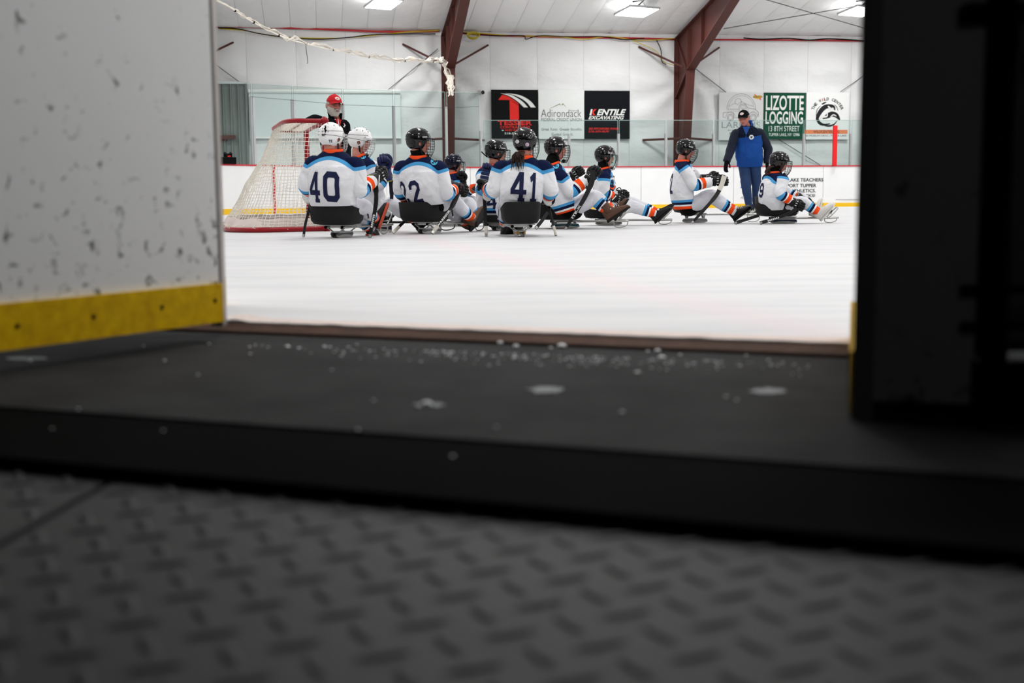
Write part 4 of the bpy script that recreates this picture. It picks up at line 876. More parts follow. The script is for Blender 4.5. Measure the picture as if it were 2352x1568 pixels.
def hockey_glove(root, W, H, a, m, m2, name='glove', sz=1.0, lining=None, thumb=1):
    w_ = (H - W).normalized(); a = (V(a) - w_ * V(a).dot(w_)); a = a.normalized() if a.length > 1e-5 else w_.orthogonal().normalized(); n = w_.cross(a); mb = MB()
    K = sz
    def T(x, y, z): return H + (w_ * x + a * y + n * z) * K
    mb.tube(sm([T(-.175, 0, 0), T(-.13, 0, .004), T(-.09, 0, .008)], 3), [.068 * K, .067 * K, .066 * K, .062 * K, .058 * K, .056 * K, .054 * K], 14, flat=.85, hint=a)
    for x0, x1, r in ((-.10, -.062, .058), (-.058, -.022, .057), (-.02, .014, .055)): mb.tube([T(x0, 0, .010), T(x0 + .006, 0, .010), T(x1 - .006, 0, .010), T(x1, 0, .010)], [r * .86 * K, r * K, r * K, r * .86 * K], 12, flat=.72, hint=a)
    for i in range(4):
        y = (i - 1.5) * .0265; L_ = (.92, 1.04, 1.0, .84)[i]
        P_ = [T(.004, y, .030), T(.040 * L_, y, .030), T(.062 * L_, y, .004), T(.052 * L_, y, -.030), T(.02, y, -.040)]
        q = sm(P_, 3); mb.tube(q, [.0155 * K * (1.0 if j % 3 else .9) for j in range(len(q))], 8)
    q = sm([T(-.05, .045 * thumb, -.005), T(-.01, .062 * thumb, -.022), T(.03, .05 * thumb, -.042), T(.045, .02 * thumb, -.048)], 3); mb.tube(q, .017 * K, 8)
    g = mb.build(name, m, root, smooth=True, sharp=60)
    mb = MB(); mb.tube([T(-.177, 0, 0), T(-.168, 0, 0)], [.064 * K, .07 * K], 14, flat=.85, hint=a); mb.build('cuff_trim', lining or m2, g)
    mb = MB(); mb.rect([T(-.15, -.035, .059), T(-.10, .03, .055)], .014 * K, .004, a); mb.build('logo_bar', m2, g)
    for y in (-.028, .0, .028):
        mb = MB(); mb.rect([T(-.055, y, .053), T(-.03, y, .053)], .006 * K, .004, a); mb.build('logo_bar', m2, g)
    return g
def shoe(root, ank, toe, up, m, ms, name='shoe', sz=1.0, boot=False, laces=True, lm=None):
    d = (toe - ank).normalized(); up = (up - d * up.dot(d)).normalized(); s = d.cross(up); K = sz
    def T(x, y, z): return ank + (d * x + s * y + up * z) * K
    mb = MB(); rs = []
    for x, hw, zt in ((-.072, .020, .02), (-.066, .032, .045), (-.03, .037, .055), (.02, .038, .05), (.06, .041, .012), (.10, .045, -.008), (.14, .046, -.022), (.175, .038, -.034), (.192, .02, -.048)):
        r = []
        for j in range(12):
            a = 2 * math.pi * j / 12; zc = (zt - .072) / 2; hh = (zt + .072) / 2; r.append(T(x, hw * math.copysign(abs(math.cos(a)) ** .75, math.cos(a)), zc + hh * math.copysign(abs(math.sin(a)) ** .7, math.sin(a))))
        rs.append(r)
    mb.rings(rs)
    if boot: mb.tube([T(-.005, 0, 0), T(-.012, 0, .05), T(-.018, 0, .09)], [.05 * K, .054 * K, .060 * K], 14)
    g = mb.build(name, m, root, smooth=True)
    mb = MB(); mb.prism([T(x, y, -.084) for x, y in ((-.078, -.022), (-.06, -.036), (.02, -.038), (.11, -.049), (.17, -.042), (.198, -.016), (.198, .016), (.17, .042), (.11, .049), (.02, .038), (-.06, .036), (-.078, .022))], up * .02 * K); mb.build('sole', ms, g)
    if laces:
        mb = MB()
        for k in range(5): z = .048 - k * .012; x = .035 + k * .018; mb.tube([T(x, -.022, z - .004), T(x + .004, 0, z + .006), T(x, .022, z - .004)], .0032, 5)
        mb.build('laces', lm or M_tape, g, kind='stuff')
    return g
def open_hand(root, W, H, side, m, name='glove', sz=1.0):
    """a relaxed hand from wrist W to knuckles H, fingers slightly curled; side points to the thumb"""
    w_ = (H - W).normalized(); a = (V(side) - w_ * V(side).dot(w_)).normalized(); n = w_.cross(a); mb = MB(); K = sz
    def T(x, y, z): return W + (w_ * x + a * y + n * z) * K
    mb.tube(sm([T(-.05, 0, 0), T(0, 0, 0), T(.05, .002, 0), T(.095, 0, 0)], 3), [.034 * K] * 4 + [.042 * K] * 4 + [.038 * K] * 2, 10, flat=.6, hint=a)
    for i in range(4):
        y = (1.5 - i) * .021; L_ = (.90, 1.0, .95, .76)[i]
        q = sm([T(.08, y, 0), T(.12 * (.6 + .4 * L_), y * 1.08, -.006), T(.12 + .03 * L_, y * 1.1, -.02), T(.125 + .045 * L_, y * 1.05, -.042)], 3); mb.tube(q, [.0115 * K - .0003 * j * K for j in range(len(q))], 8)
    q = sm([T(.015, .032, -.004), T(.045, .058, -.012), T(.08, .068, -.022), T(.105, .064, -.03)], 3); mb.tube(q, .0125 * K, 8)
    return remeshed(name, mb, m, root, .005 * K + .001, 1)

def person(label, d0, J, yaw, head, k=1.0, helm=None, jersey=None, sleeve_m=None, sock_m=None, wide=1.0, hem=None, gloves=None, shoes=None, collar=True, skin=None, hemring=None, voxel=.010, yoke=True, belly=0, legs=True, ya=.062, yb=2.0, ycut=.05, hw0=None, guard=False, seat=True, hk=1.0, hipup=0, cuffs=True, stripe_arm=True):
    j = {n: P(x, y, d0 + dd) for n, (x, y, dd) in J.items()}
    hc, hyaw, hpitch, htilt = P(head[0], head[1], d0 + head[2]), head[3], head[4], (head[5] if len(head) > 5 else 0)
    skin = skin or M_skin; jersey = jersey or M_jersey; sock_m = sock_m or M_socks; sleeve_m = sleeve_m or jersey
    sp, fp_, up0 = basis(yaw)
    if yoke and seat: j['hip'] = j['hip'] + fp_ * .085
    hip, neck, shL, shR = j['hip'], j['neck'], j['shL'], j['shR']
    base = V((hip.x, hip.y, 0)); r = thing('person', base, label, 'person'); fr = basis(hyaw, hpitch, htilt)
    Ws = (shR - shL).normalized(); sm_ = (shL + shR) / 2; upT = (neck - hip).normalized(); shw = (shR - shL).length / 2
    # body
    mb = MB(); nb_ = hc - fr[2] * .075 * k - fr[1] * .018 * k
    head_mesh(mb, hc, fr, k * hk)
    mb.tube(sm([sm_ + upT * .0, neck, nb_, hc - fr[2] * .03 * k], 4), [.075 * k, .07 * k, .066 * k, .062 * k, .06 * k, .058 * k, .056 * k, .056 * k, .055 * k, .055 * k, .055 * k, .055 * k, .05 * k], 12)
    rs = []
    for t, hw, hd in ((.05, .11, .08), (.3, .13, .10), (.6, .15, .10), (.85, .17, .10), (1.0, .11, .07)):
        c_ = hip.lerp(sm_, t); W_ = (sp * (1 - t) + Ws * t).normalized(); D_ = W_.cross(upT).normalized()
        rs.append([c_ + W_ * (hw * k * math.cos(a)) + D_ * (hd * k * math.sin(a)) for a in [2 * math.pi * q / 14 for q in range(14)]])
    mb.rings(rs)
    for S in 'LR':
        sh, el, ha = j['sh' + S], j['el' + S], j['ha' + S]; mb.tube(sm([sm_.lerp(sh, .7), sh, el, ha], 4), [.055 * k, .055 * k, .052 * k, .05 * k, .05 * k, .045 * k, .043 * k, .04 * k, .038 * k, .036 * k, .033 * k, .03 * k, .028 * k], 10)
        if legs: mb.tube(sm([hip + sp * (.07 * (1 if S == 'R' else -1)), j['kn' + S], j['an' + S]], 5), [.058 * k, .062 * k, .062 * k, .06 * k, .058 * k, .05 * k, .048 * k, .045 * k, .042 * k, .038 * k, .034 * k], 10)
    remeshed('body', mb, skin, r, voxel, 2)
    head_parts(r, hc, fr, k * hk)
    if legs and seat:
        mb = MB(); mb.ell(hip + fp_ * .06 - V((0, 0, .01 + hipup * .6)), sp * .15 * k, fp_ * .12 * k, V((0, 0, .085 * k)), 16, 10); mb.build('shorts', M_dark, r, smooth=True)
    # torso cloth
    def yk(p):
        q = p - neck; l = q.dot(Ws); return q.dot(upT) + ya * k + yb * l * l / k
    rings = []; st = []; yl = []; NT = 22; NK = 44; wd = [hw0 or .185, .197, .20, .205, .205]; dp = [.115, .14, .152, .15, .138]; seed = hip.x * 3.7
    hemdrop = J.get('_', None)
    for i in range(NT + 5):
        if i <= NT:
            t = i / NT; q = t * 4; a_ = int(min(3, q)); f_ = q - a_; hw = (wd[a_] + (wd[a_ + 1] - wd[a_]) * f_) * k * wide; hd = (dp[a_] + (dp[a_ + 1] - dp[a_]) * f_) * k
            if t > .75: hw = hw + (shw * 1.0 - hw) * ((t - .75) / .25)
            c_ = hip.lerp(sm_, t) - fp_ * (.035 * math.sin(math.pi * t)) * k - upT * (.03 * k if i == NT else 0); hd += belly * math.sin(math.pi * min(1, t * 1.4)) * .5; c_ = c_ + fp_ * (belly * .5 * math.sin(math.pi * min(1, t * 1.4)))
        else:
            t = 1; g_ = (i - NT) / 4; hw = shw * 1.0 * math.cos(g_ * 1.25) ** .85 + .02; hw = max(hw, .072 * k); hd = (.135 - .055 * g_) * k; c_ = (sm_ - upT * .03 * k).lerp(neck + upT * .008, g_ ** 1.15)
        W_ = (sp * (1 - t) + Ws * t).normalized(); D_ = W_.cross(upT).normalized()
        if D_.dot(fp_) < 0: D_ = -D_
        ring = []
        for q in range(NK):
            a = 2 * math.pi * q / NK; e = .82; ca, sa = math.cos(a), math.sin(a)
            f_ = 1 + .055 * noise.noise(V((ca * 1.6 + seed, sa * 1.6, t * 3.2 + ca))) + .05 * noise.noise(V((ca * 3.2 + seed, sa * 3.2 + t * 2, t * 6 - ca * 2))) + .06 * (.35 - abs(noise.noise(V((ca * 2.2 + seed, t * 6.5 + abs(ca) * 4, sa * 1.5))))) * min(1, abs(ca) * 1.6) * math.sin(math.pi * min(1, t * 1.1))
            p = c_ + W_ * (hw * f_ * math.copysign(abs(ca) ** e, ca)) + D_ * (hd * f_ * math.copysign(abs(sa) ** e, sa))
            if hemring and i == 0: p = p + upT * (.012 * math.sin(3 * a + seed))
            ring.append(p); hgt = (p - hip).dot(upT); st.append(min(.128, hem - hgt) if hem else -1.0); yl.append(yk(p) if yoke else -1.0)
        rings.append(ring)
    mb = MB(); mb.rings(rings, at={'stripe': st, 'yoke': yl}); tor = mb.build('jersey', jersey, r, smooth=True, fixn=True)
    # sleeves
    slv = {}
    for S in 'LR':
        sh, el, ha = j['sh' + S], j['el' + S], j['ha' + S]; sh = sh - upT * .012; s1 = sm_.lerp(sh, .62) - upT * .01; wr_ = ha - (ha - el).normalized() * (.07 if seat else -.005) * k
        L0 = (sh - s1).length + (el - sh).length
        def ys(p, sh=sh, ad=(el - sh).normalized()): return min(yk(p), ycut * k - (p - sh).dot(ad))
        mb = MB(); Lt = limb(mb, [s1, sh, sh.lerp(el, .5) + (upT * .01), el, el.lerp(wr_, .5), wr_], [.066 * k, .078 * k, .078 * k, .076 * k, .070 * k, .062 * k], 7, 20, .055, (L0 + .012 * k) if stripe_arm else None, ys if yoke else None, seed + (3 if S == 'L' else 8))
        slv[S] = mb.build('sleeve', sleeve_m, r, smooth=True)
        if cuffs:
            pass
    if collar:
        mb = MB(); cc = neck + upT * .012
        def cring(rx, z, hb=.0): return [cc + Ws * (rx * k * math.cos(a)) + Ws.cross(upT).normalized() * (-rx * 1.02 * k * math.sin(a)) + upT * (z * k) for a in [2 * math.pi * q / 20 for q in range(20)]]
        mb.rings([cring(.088, -.018), cring(.092, -.002), cring(.083, .018), cring(.075, .016), cring(.075, -.01)], caps=False); mb.build('collar', M_orange if collar is True else collar, r, smooth=True)
    if guard:
        mb = MB(); mb.tube([neck - upT * .01, neck + upT * .03 * k, nb_ + fr[2] * .012], [.072 * k, .070 * k, .069 * k], 16); mb.build('neck_guard', M_dark, r, smooth=True)
    if legs:
        for S in 'LR':
            kn, an = j['kn' + S], j['an' + S]; h0 = hip + (sp * (.085 * (1 if S == 'R' else -1)) + ((V((0, 0, .03 - hipup)) + fp_ * .06) if seat else V((0, 0, 0)))) * k; L0 = (kn - h0).length + (an - kn).length
            mb = MB(); limb(mb, [h0, h0.lerp(kn, .5), kn, kn.lerp(an, .45), an], [.075 * k if seat else .105 * k, .092 * k, .082 * k, .070 * k, .052 * k], 7, 18, .05, L0 - .165 * k, None, seed + (1 if S == 'L' else 5)); mb.build('sock' if sock_m is M_socks else 'trouser_leg', sock_m, r, smooth=True)
    r['_'] = 1; del r['_']
    return r, j, dict(hc=hc, fr=fr, tor=tor, slv=slv, up=upT, Ws=Ws, fp=fp_, sp=sp, k=k)
def hit(px, py, obj):
    tv = []; tf = []
    for ob in (obj if isinstance(obj, (list, tuple)) else [obj]):
        g = GEO[ob.name]; o_ = len(tv); tv += g.v; tf += [tuple(i + o_ for i in f) for f in g.f]
    bvh = BVHTree.FromPolygons(tv, tf); rr = ray(px, py).normalized(); h = bvh.ray_cast(CAM, rr, 60); return h[0]
# ---- block numerals in a unit box centred on 0
def digit(ch):
    w_ = .2; R = []
    def rb(pts, wd=w_, closed=False): R.extend(ribbon2(pts, wd, closed))
    if ch == '0': rb([(-.27, -.30), (-.27, .30), (-.17, .41), (.17, .41), (.27, .30), (.27, -.30), (.17, -.41), (-.17, -.41)], .2, True)
    if ch == '4': rb([(.14, .5), (.14, -.5)], .22); rb([(-.02, -.44), (.34, -.44)], .12); rb([(-.42, -.18), (.42, -.18)], .16); rb([(.10, .46), (-.36, -.16)], .19)
    if ch == '1': rb([(.02, .5), (.02, -.5)], .24); rb([(-.24, -.43), (.28, -.43)], .14); rb([(-.30, .26), (.02, .42)], .2)
    if ch == '2': rb([(-.30, .14), (-.30, .28), (-.14, .41), (.14, .41), (.30, .28), (.30, .10), (-.26, -.36), (-.26, -.42)], .2); rb([(-.40, -.42), (.40, -.42)], .17)
    if ch == '9': rb([(-.27, .06), (-.27, .25), (-.13, .40), (.13, .40), (.27, .25), (.27, -.22), (.13, -.40), (-.13, -.40), (-.27, -.28)], .2); rb([(-.27, .05), (-.13, -.06), (.27, -.06)], .18)
    if not R: return R
    xs = [p[0] for q in R for p in q]; ys = [p[1] for q in R for p in q]; x0, x1, y0, y1 = min(xs), max(xs), min(ys), max(ys)
    return [[((x - x0) / (x1 - x0) - .5, (y - y0) / (y1 - y0) - .5) for x, y in q] for q in R]
def number(ch, px, py, wpx, hpx, D, d, n=None, tilt=0, targ=None, name='number'):
    tor = targ or D['tor']; c = hit(px, py, tor)
    if c is None: print('no hit', ch, px); return
    s_ = F_PX / c.y; nn = (n or ((CAM - c).normalized() * .6 - D['fp'] * .6)).normalized()
    up = D['up'] + D['Ws'] * tilt
    decal(digit(ch), name, M_navynum, tor, tor, c, nn, up, (wpx / s_, hpx / s_), .004, .02)
M_navynum = mat('navy_number', '121a40', .8)
def shoulder_patch(D, px, py, targ, r=.034):
    targ = [D['tor']] + list(D['slv'].values()); c = hit(px, py, targ); par = D['tor']
    if c is None: print('no patch', px, py); return
    n = (CAM - c).normalized(); up = V((0, 0, 1))
    o = decal([[(.5 * math.cos(a), .5 * math.sin(a)) for a in [2 * math.pi * q / 20 for q in range(20)]]], 'shoulder_patch', mat('patch_blue', '55b8dd', .8), par, targ, c, n, up, (2 * r, 2 * r), .004)
    cr_ = ribbon2([(-.25, .12), (-.05, .12), (-.05, -.25)], .07) + ribbon2([(.08, .3), (.08, 0), (.28, 0)], .07) + ribbon2([(.05, -.12), (.28, -.12), (.28, -.28)], .07) + ribbon2([(-.3, -.1), (-.16, -.1), (-.16, -.28)], .07) + ribbon2([(-.22, .3), (-.05, .22)], .07)
    decal(cr_, 'patch_emblem', M_navynum, par, targ, c, n, up, (2 * r, 2 * r), .0065)
# ================================================================ SLEDGE
def sledge(label, x, y, yaw, L=.92, frame=M_steel, rc='7d7f80', bucket=M_bucket, k=1.0, foot=True, strap=True, bw=.235, loc=None, zb=.12, top=.20, bl=.225):
    g = loc or G(x, y); t = thing('sledge', g, label, 'sledge'); t.rotation_euler = (0, 0, -math.radians(yaw)); ORG[t.name] = V((0, 0, 0))
    mb = MB(); nu = 32; R_ = []
    def prof(a, r, z): ca, sa = math.cos(a), math.sin(a); e = .62; return V((r * bw * math.copysign(abs(ca) ** e, ca), r * bl * math.copysign(abs(sa) ** e, sa) - .09, z))
    rows = [(.6, zb), (.86, zb + .010), (.97, zb + .045), (1.0, zb + .10), (1.03, None), (.985, None), (.96, zb + .10), (.92, zb + .055), (.8, zb + .025), (.5, zb + .02)]
    for r_, z in rows:
        ring = []
        for q in range(nu):
            a = 2 * math.pi * q / nu; back = max(0, -math.sin(a)); side = abs(math.cos(a))
            zt = zb + .08 + (top - .08) * min(1, .62 - .62 * math.sin(a)) ** 1.1
            ring.append(prof(a, r_, (zt if z is None else min(z, zt - .004))))
        R_.append(ring)
    mb.rings(R_); bk = mb.build('bucket_seat', bucket, t, smooth=True, sharp=50)
    mb = MB(); mb.rings([[prof(2 * math.pi * q / 24, .80, z) for q in range(24)] for z in (zb + .026, zb + .05)]); mb.build('seat_cushion', M_dark, t, smooth=True, sharp=50)
    if strap:
        for sd in (-1, 1):
            mb = MB(); mb.rect([V((sd * (bw + .004), .08, zb + .13)), V((sd * (bw + .012), .09, zb + .05))], .025, .004, V((0, 1, 0))); s_ = mb.build('strap', M_strap, t)
            mb = MB(); mb.ell(V((sd * (bw + .012), .09, zb + .045)), V((.006, 0, 0)), V((0, .011, 0)), V((0, 0, .011)), 8, 6); mb.build('buckle', M_alu, s_, smooth=True)
    zf = zb - .022
    for sd in (-1, 1):
        mb = MB(); mb.tube(sm([V((sd * .085, -.16, zf)), V((sd * .085, .3, zf)), V((sd * .07, L * .75, zf - .004)), V((sd * .055, L, zf))], 4), .0125, 8); mb.build('frame_tube', frame, t, smooth=True)
        mb = MB(); mb.tube([V((sd * .085, -.165, zf)), V((sd * .085, -.155, zf))], .0145, 8); mb.build('end_cap', M_dark, t)
    for yy in (-.12, .12, .34, L * .8):
        mb = MB(); mb.bx(-.10, .10, yy - .012, yy + .012, zf - .008, zf + .008); mb.build('crossbar', frame, t)
    mb = MB(); mb.bx(-.13, .13, -.13, .13, zf + .011, zf + .019); mb.build('seat_plate', M_alu, t)
    for yy in (-.11, .11):
        for sd in (-1, 1):
            mb = MB(); mb.rect([V((sd * .095, yy, zf)), V((sd * .03, yy, .052))], .022, .008, V((0, 1, 0))); mb.build('strut', frame, t)
    mb = MB(); mb.bx(-.045, .045, -.13, .13, .046, .058); mb.build('holder_plate', M_alu, t)
    hm = mat('holder_' + rc, rc, .4)
    for sd in (-1, 1):
        mb = MB(); mb.prism([V((sd * .028 - .009, yy, z)) for yy, z in ((-.15, .05), (-.16, .028), (-.13, .02), (-.05, .03), (.05, .03), (.13, .02), (.16, .028), (.15, .05))], (.018, 0, 0)); mb.build('blade_holder', hm, t)
        mb = MB(); mb.prism([V((sd * .028 - .002, yy, z)) for yy, z in ((-.165, .03), (-.16, .012), (-.12, .001), (.12, .001), (.16, .012), (.165, .03))], (.004, 0, 0)); mb.build('blade', M_steel, t)
    if foot:
        mb = MB(); mb.tube(sm([V((-.055, L - .12, zf)), V((-.06, L - .02, zf + .10)), V((0, L, zf + .13)), V((.06, L - .02, zf + .10)), V((.055, L - .12, zf))], 4), .009, 7); mb.build('foot_rest', frame, t, smooth=True)
        mb = MB(); mb.tube(sm([V((0, L - .16, zf)), V((0, L - .15, .02)), V((0, L - .08, .006)), V((0, L - .01, .03)), V((0, L, zf))], 5), .006, 6); mb.build('front_skid', frame, t, smooth=True)
        mb = MB(); mb.rect([V((-.06, L - .1, zf + .05)), V((0, L - .06, zf + .09)), V((.06, L - .1, zf + .05))], .02, .003, V((0, 0, 1))); mb.build('foot_strap', M_strap, t)
    return t
# ================================================================ STICKS
def stick(label, pts, d0, m=None, blade=True, tape=True, text=None, widths=None, tape_m=None, pick=True, tape_top=False, wpx=7, cat='stick', textm=None):
    """pts from the ice end up: (px, py, dd)"""
    w3 = [P(x, y, d0 + dd) for x, y, dd in pts]; w3[0].z = max(w3[0].z, .006) if pts[0][1] > 470 else w3[0].z
    m = m or M_black; base = V(w3[0]); t = thing('sledge_stick', base, label, cat); sW = wpx / (F_PX / d0)
    q = sm(w3, 5); side = (q[-1] - q[0]).normalized().cross(V((0, 1, 0))).normalized(); n = len(q)
    wd = [sW * (widths[min(len(widths) - 1, int(i / (n - 1) * (len(widths) - 1) + .5))] if widths else 1) for i in range(n)]
    mb = MB(); mb.rect(q, wd, min(sW * .6, .022), side); sh_ = mb.build('shaft', m, t, smooth=False)
    dr = (w3[1] - w3[0]).normalized()
    if tape:
        mb = MB(); mb.rect([w3[0] - dr * .002, w3[0] + dr * .09], wd[0] * 1.12, .026, side); mb.build('grip_tape', tape_m or M_tape, t)
    if tape_top:
        q2 = q[int(n * .62):]; mb = MB(); mb.rect(q2, [x * 1.06 for x in wd[int(n * .62):]], .026, side); mb.build('blade_tape', M_tape, t)
    if pick:
        mb = MB(); mb.rect([w3[0] - dr * .004 + V((0, 0, .0)), w3[0] + dr * .022], wd[0] * .8, .03, side)
        for k in (-1, 0, 1): mb.tube([w3[0] + side * (wd[0] * .3 * k) + dr * .005, w3[0] + side * (wd[0] * .3 * k) - dr * .01], [.004, .001], 5)
        mb.build('pick', M_steel, t)
    if text and text[2] == '=':      # plain white bars where the print cannot be read
        for q_ in range(7):
            A = w3[0].lerp(w3[1], text[0] + (text[1] - text[0]) * q_ / 7); B_ = w3[0].lerp(w3[1], text[0] + (text[1] - text[0]) * (q_ + .6) / 7); off = V((0, -1, 0)) * (min(sW * .6, .022) / 2 + .002)
            mb = MB(); mb.rect([A + off, B_ + off], wd[0] * .55, .003, side); mb.build('print_bar', textm or M_letter_w, t)
        text = None
    if text:
        a0_, a1_, s_ = text; A = w3[0].lerp(w3[1], a0_); B_ = w3[0].lerp(w3[1], a1_); u = B_ - A; v = side * (wd[0] * .7); nn = u.cross(v).normalized(); th = min(sW * .6, .022) / 2
        if nn.dot(CAM - A) < 0: v = -v; nn = -nn
        Board(A - v * .5, u, v, nn).put(text_polys(s_, (0, 0, 1, 1), 0, .03), 'lettering', textm or M_letter_w, t, th + .002)
    return t
# ================================================================ GOAL
pn = P(752, 525, 13.7); pn.z = 0; gd_ = V((-.27, 1, 0)).normalized(); gb = V((-gd_.y, gd_.x, 0))      # along the goal line, and to the back
if gb.x > 0: gb = -gb
goal = thing('hockey_goal', pn, 'red framed goal with white netting seen from its side and back', 'goal')
def Q(u, b, z): return pn + gd_ * u + gb * b + V((0, 0, z))
GW = 1.95; GH = 1.20
for u, nm in ((0, 'post'), (GW, 'post')):
    mb = MB(); mb.tube(sm([Q(u, 0, 0), Q(u, 0, GH - .08), Q(u + (.03 if u == 0 else -.03), 0, GH - .01)], 4), .032, 12); mb.build(nm, M_red, goal, smooth=True)
mb = MB(); mb.tube([Q(.0, 0, GH), Q(GW, 0, GH)], .032, 12); mb.ell(Q(0, 0, GH), gd_ * .045, gb * .045, V((0, 0, .045))); mb.build('crossbar', M_red, goal, smooth=True)
def curve(dep, flare, z, n=64):
    """the frame's back curve: from the near post round the back to the far post"""
    ctl = [(0, 0), (-flare * .6, dep * .35), (-flare, dep * .75), (GW * .12, dep * 1.0), (GW * .5, dep * 1.02), (GW * .88, dep), (GW + flare, dep * .75), (GW + flare * .6, dep * .35), (GW, 0)]
    p = cr([(u, b, 0) for u, b in ctl], 10); L = [0]
    for i in range(1, len(p)): L.append(L[-1] + float(np.linalg.norm(p[i] - p[i - 1])))
    out = []
    for k in range(n + 1):
        s = L[-1] * k / n; i = max(0, min(len(L) - 2, next((q for q in range(len(L) - 1) if L[q + 1] >= s - 1e-9), len(L) - 2))); t = (s - L[i]) / max(L[i + 1] - L[i], 1e-9); out.append(p[i] * (1 - t) + p[i + 1] * t)
    return [Q(q[0], q[1], z) for q in out]
NU, NV = 78, 30
top = curve(.42, .02, GH, NU); bot = curve(1.05, .19, .035, NU)
mb = MB(); mb.tube(curve(.42, .02, GH, 30), .025, 10); mb.build('top_shelf', M_red, goal, smooth=True)
mb = MB(); mb.tube(curve(.22, .0, GH, 20)[1:-1], .018, 8); mb.build('top_shelf', M_red, goal, smooth=True)
mb = MB(); mb.tube(curve(1.05, .19, .03, 40), .028, 12); mb.build('base_frame', M_red, goal, smooth=True)
mb = MB(); mb.tube([Q(.02, 0, .05), Q(GW / 2, .22, .05), Q(GW - .02, 0, .05)], .02, 8); mb.build('inner_bar', M_pad, goal, smooth=True)
# canvas skirt and top padding
sk = []; b2 = curve(1.05, .19, .055, 60)
for z, dd in ((.05, .0), (.09, .02), (.13, .05), (.155, .07)):
    sk.append([p + V((0, 0, z - .055)) + (Q(GW / 2, .3, 0) - V((p.x, p.y, 0))).normalized() * dd + V((0, 0, .02 * noise.noise(V((i * .35, z * 9, 2))))) for i, p in enumerate(b2)])
mb = MB(); vs = [p for r in sk for p in r]; mb.add(vs, [(i * 61 + j, i * 61 + j + 1, i * 61 + j + 62, i * 61 + j + 61) for i in range(3) for j in range(60)]); mb.build('canvas_skirt', M_pad, goal, smooth=True)
# net
def NP(i, v):
    a, b = top[i], bot[i]; p = a.lerp(b, v); sag = math.sin(math.pi * v) * (.0 + .04 * noise.noise(V((i * .12, v * 3, 0)))) * min(1, i / 8, (NU - i) / 8)
    # the net hangs nearly straight from the shelf before it spreads
    h = V((0, 0, 1)) * (-.10 * math.sin(math.pi * v) * .6) + (Q(GW / 2, .2, 0) - V((p.x, p.y, 0))).normalized() * sag * 1.6
    h += V((noise.noise(V((i * .7, v * 11, 1))), noise.noise(V((i * .7, v * 11, 9))), noise.noise(V((i * .6, v * 9, 4))))) * .012
    return p + h
grid = [[NP(i, v / NV) for v in range(NV + 1)] for i in range(NU + 1)]
mb = MB()
for i in range(0, NU + 1): mb.tube(grid[i], .0031, 3, caps=False)
for v in range(0, NV + 1): mb.tube([grid[i][v] for i in range(NU + 1)], .0031, 3, caps=False)
cb = [Q(GW * i / 40, 0, GH) for i in range(41)]
sh = curve(.42, .02, GH, 40)
for i in range(1, 40): mb.tube([cb[i], (cb[i] + sh[i]) / 2 - V((0, 0, .02)), sh[i]], .003, 3, caps=False)
for k in range(1, 10):
    t = k / 10; mb.tube([cb[i].lerp(sh[i], t) - V((0, 0, .04 * t * (1 - t))) for i in range(0, 41, 2)], .003, 3, caps=False)
mb.build('netting', M_cord, goal, kind='stuff', fixn=False)
# loose skirt fringe
mb = MB(); rs = random.Random(3)
for k in range(60):
    i = rs.randrange(2, 58); p = b2[i] + V((0, 0, .0)); q = p + V((rs.uniform(-.04, .04), -.02, rs.uniform(-.01, .03))); mb.tube([p + V((0, 0, .03)), q, q + V((rs.uniform(-.05, .05), 0, rs.uniform(-.02, .02)))], .003, 3)
mb.build('lacing', M_cord, goal, kind='stuff')
# safety netting rope gathered up under the roof, its end bundled at the left column
hang = thing('rolled_netting', P(760, 104, 22), 'white safety netting gathered on a rope under the roof, bundled at the left column', 'net')
rp = [(498, 2, 24), (530, 18, 24.3), (562, 40, 24.6), (606, 64, 25), (658, 88, 25.6), (713, 103, 26.3), (765, 115, 27), (836, 129, 28), (905, 139, 29), (975, 141, 30), (1008, 142, 30.6), (1018, 148, 30.9), (1026, 170, 31), (1034, 192, 31), (1036, 209, 31)]
rp3 = sm([P(*p) for p in rp], 6)
mb = MB(); mb.tube(rp3, .014, 6); mb.build('rope', M_cord, hang, smooth=True)
mb = MB(); rs = random.Random(8)
for s_ in range(9):
    pts = []
    for i, p in enumerate(rp3):
        sp_ = .10 * math.sin(min(1, i / 30) * 1.2) * (1 if i < len(rp3) - 26 else 1.6); sp_ += .02
        pts.append(p + V((noise.noise(V((i * .3, s_ * 3, 0))) * sp_, 0, (.5 * abs(math.sin(i * .52)) + noise.noise(V((i * .4, s_ * 5, 3)))) * sp_)))
    mb.tube(pts, .008, 4, caps=False)
mb.build('gathered_mesh', mat('net_cord_pale', 'e3dcd2', .9), hang, kind='stuff', fixn=False)
for i in range(8, 70, 7):
    mb = MB(); mb.tube([rp3[i] - V((.02, 0, 0)), rp3[i] + V((.02, 0, 0))], .022, 6); mb.build('tie', M_dark, hang)
mb = MB()
for s_ in range(7): mb.tube([rp3[-1] + V((.1 * noise.noise(V((t * .5, s_, 0))) + .02 * s_ - .07, 0, -.04 + (.42 - .06 * t) * 1.0 + .05 * noise.noise(V((t * .7, s_, 5))))) for t in range(9)], .012, 5)
mb.build('knot', M_cord, hang, kind='stuff')
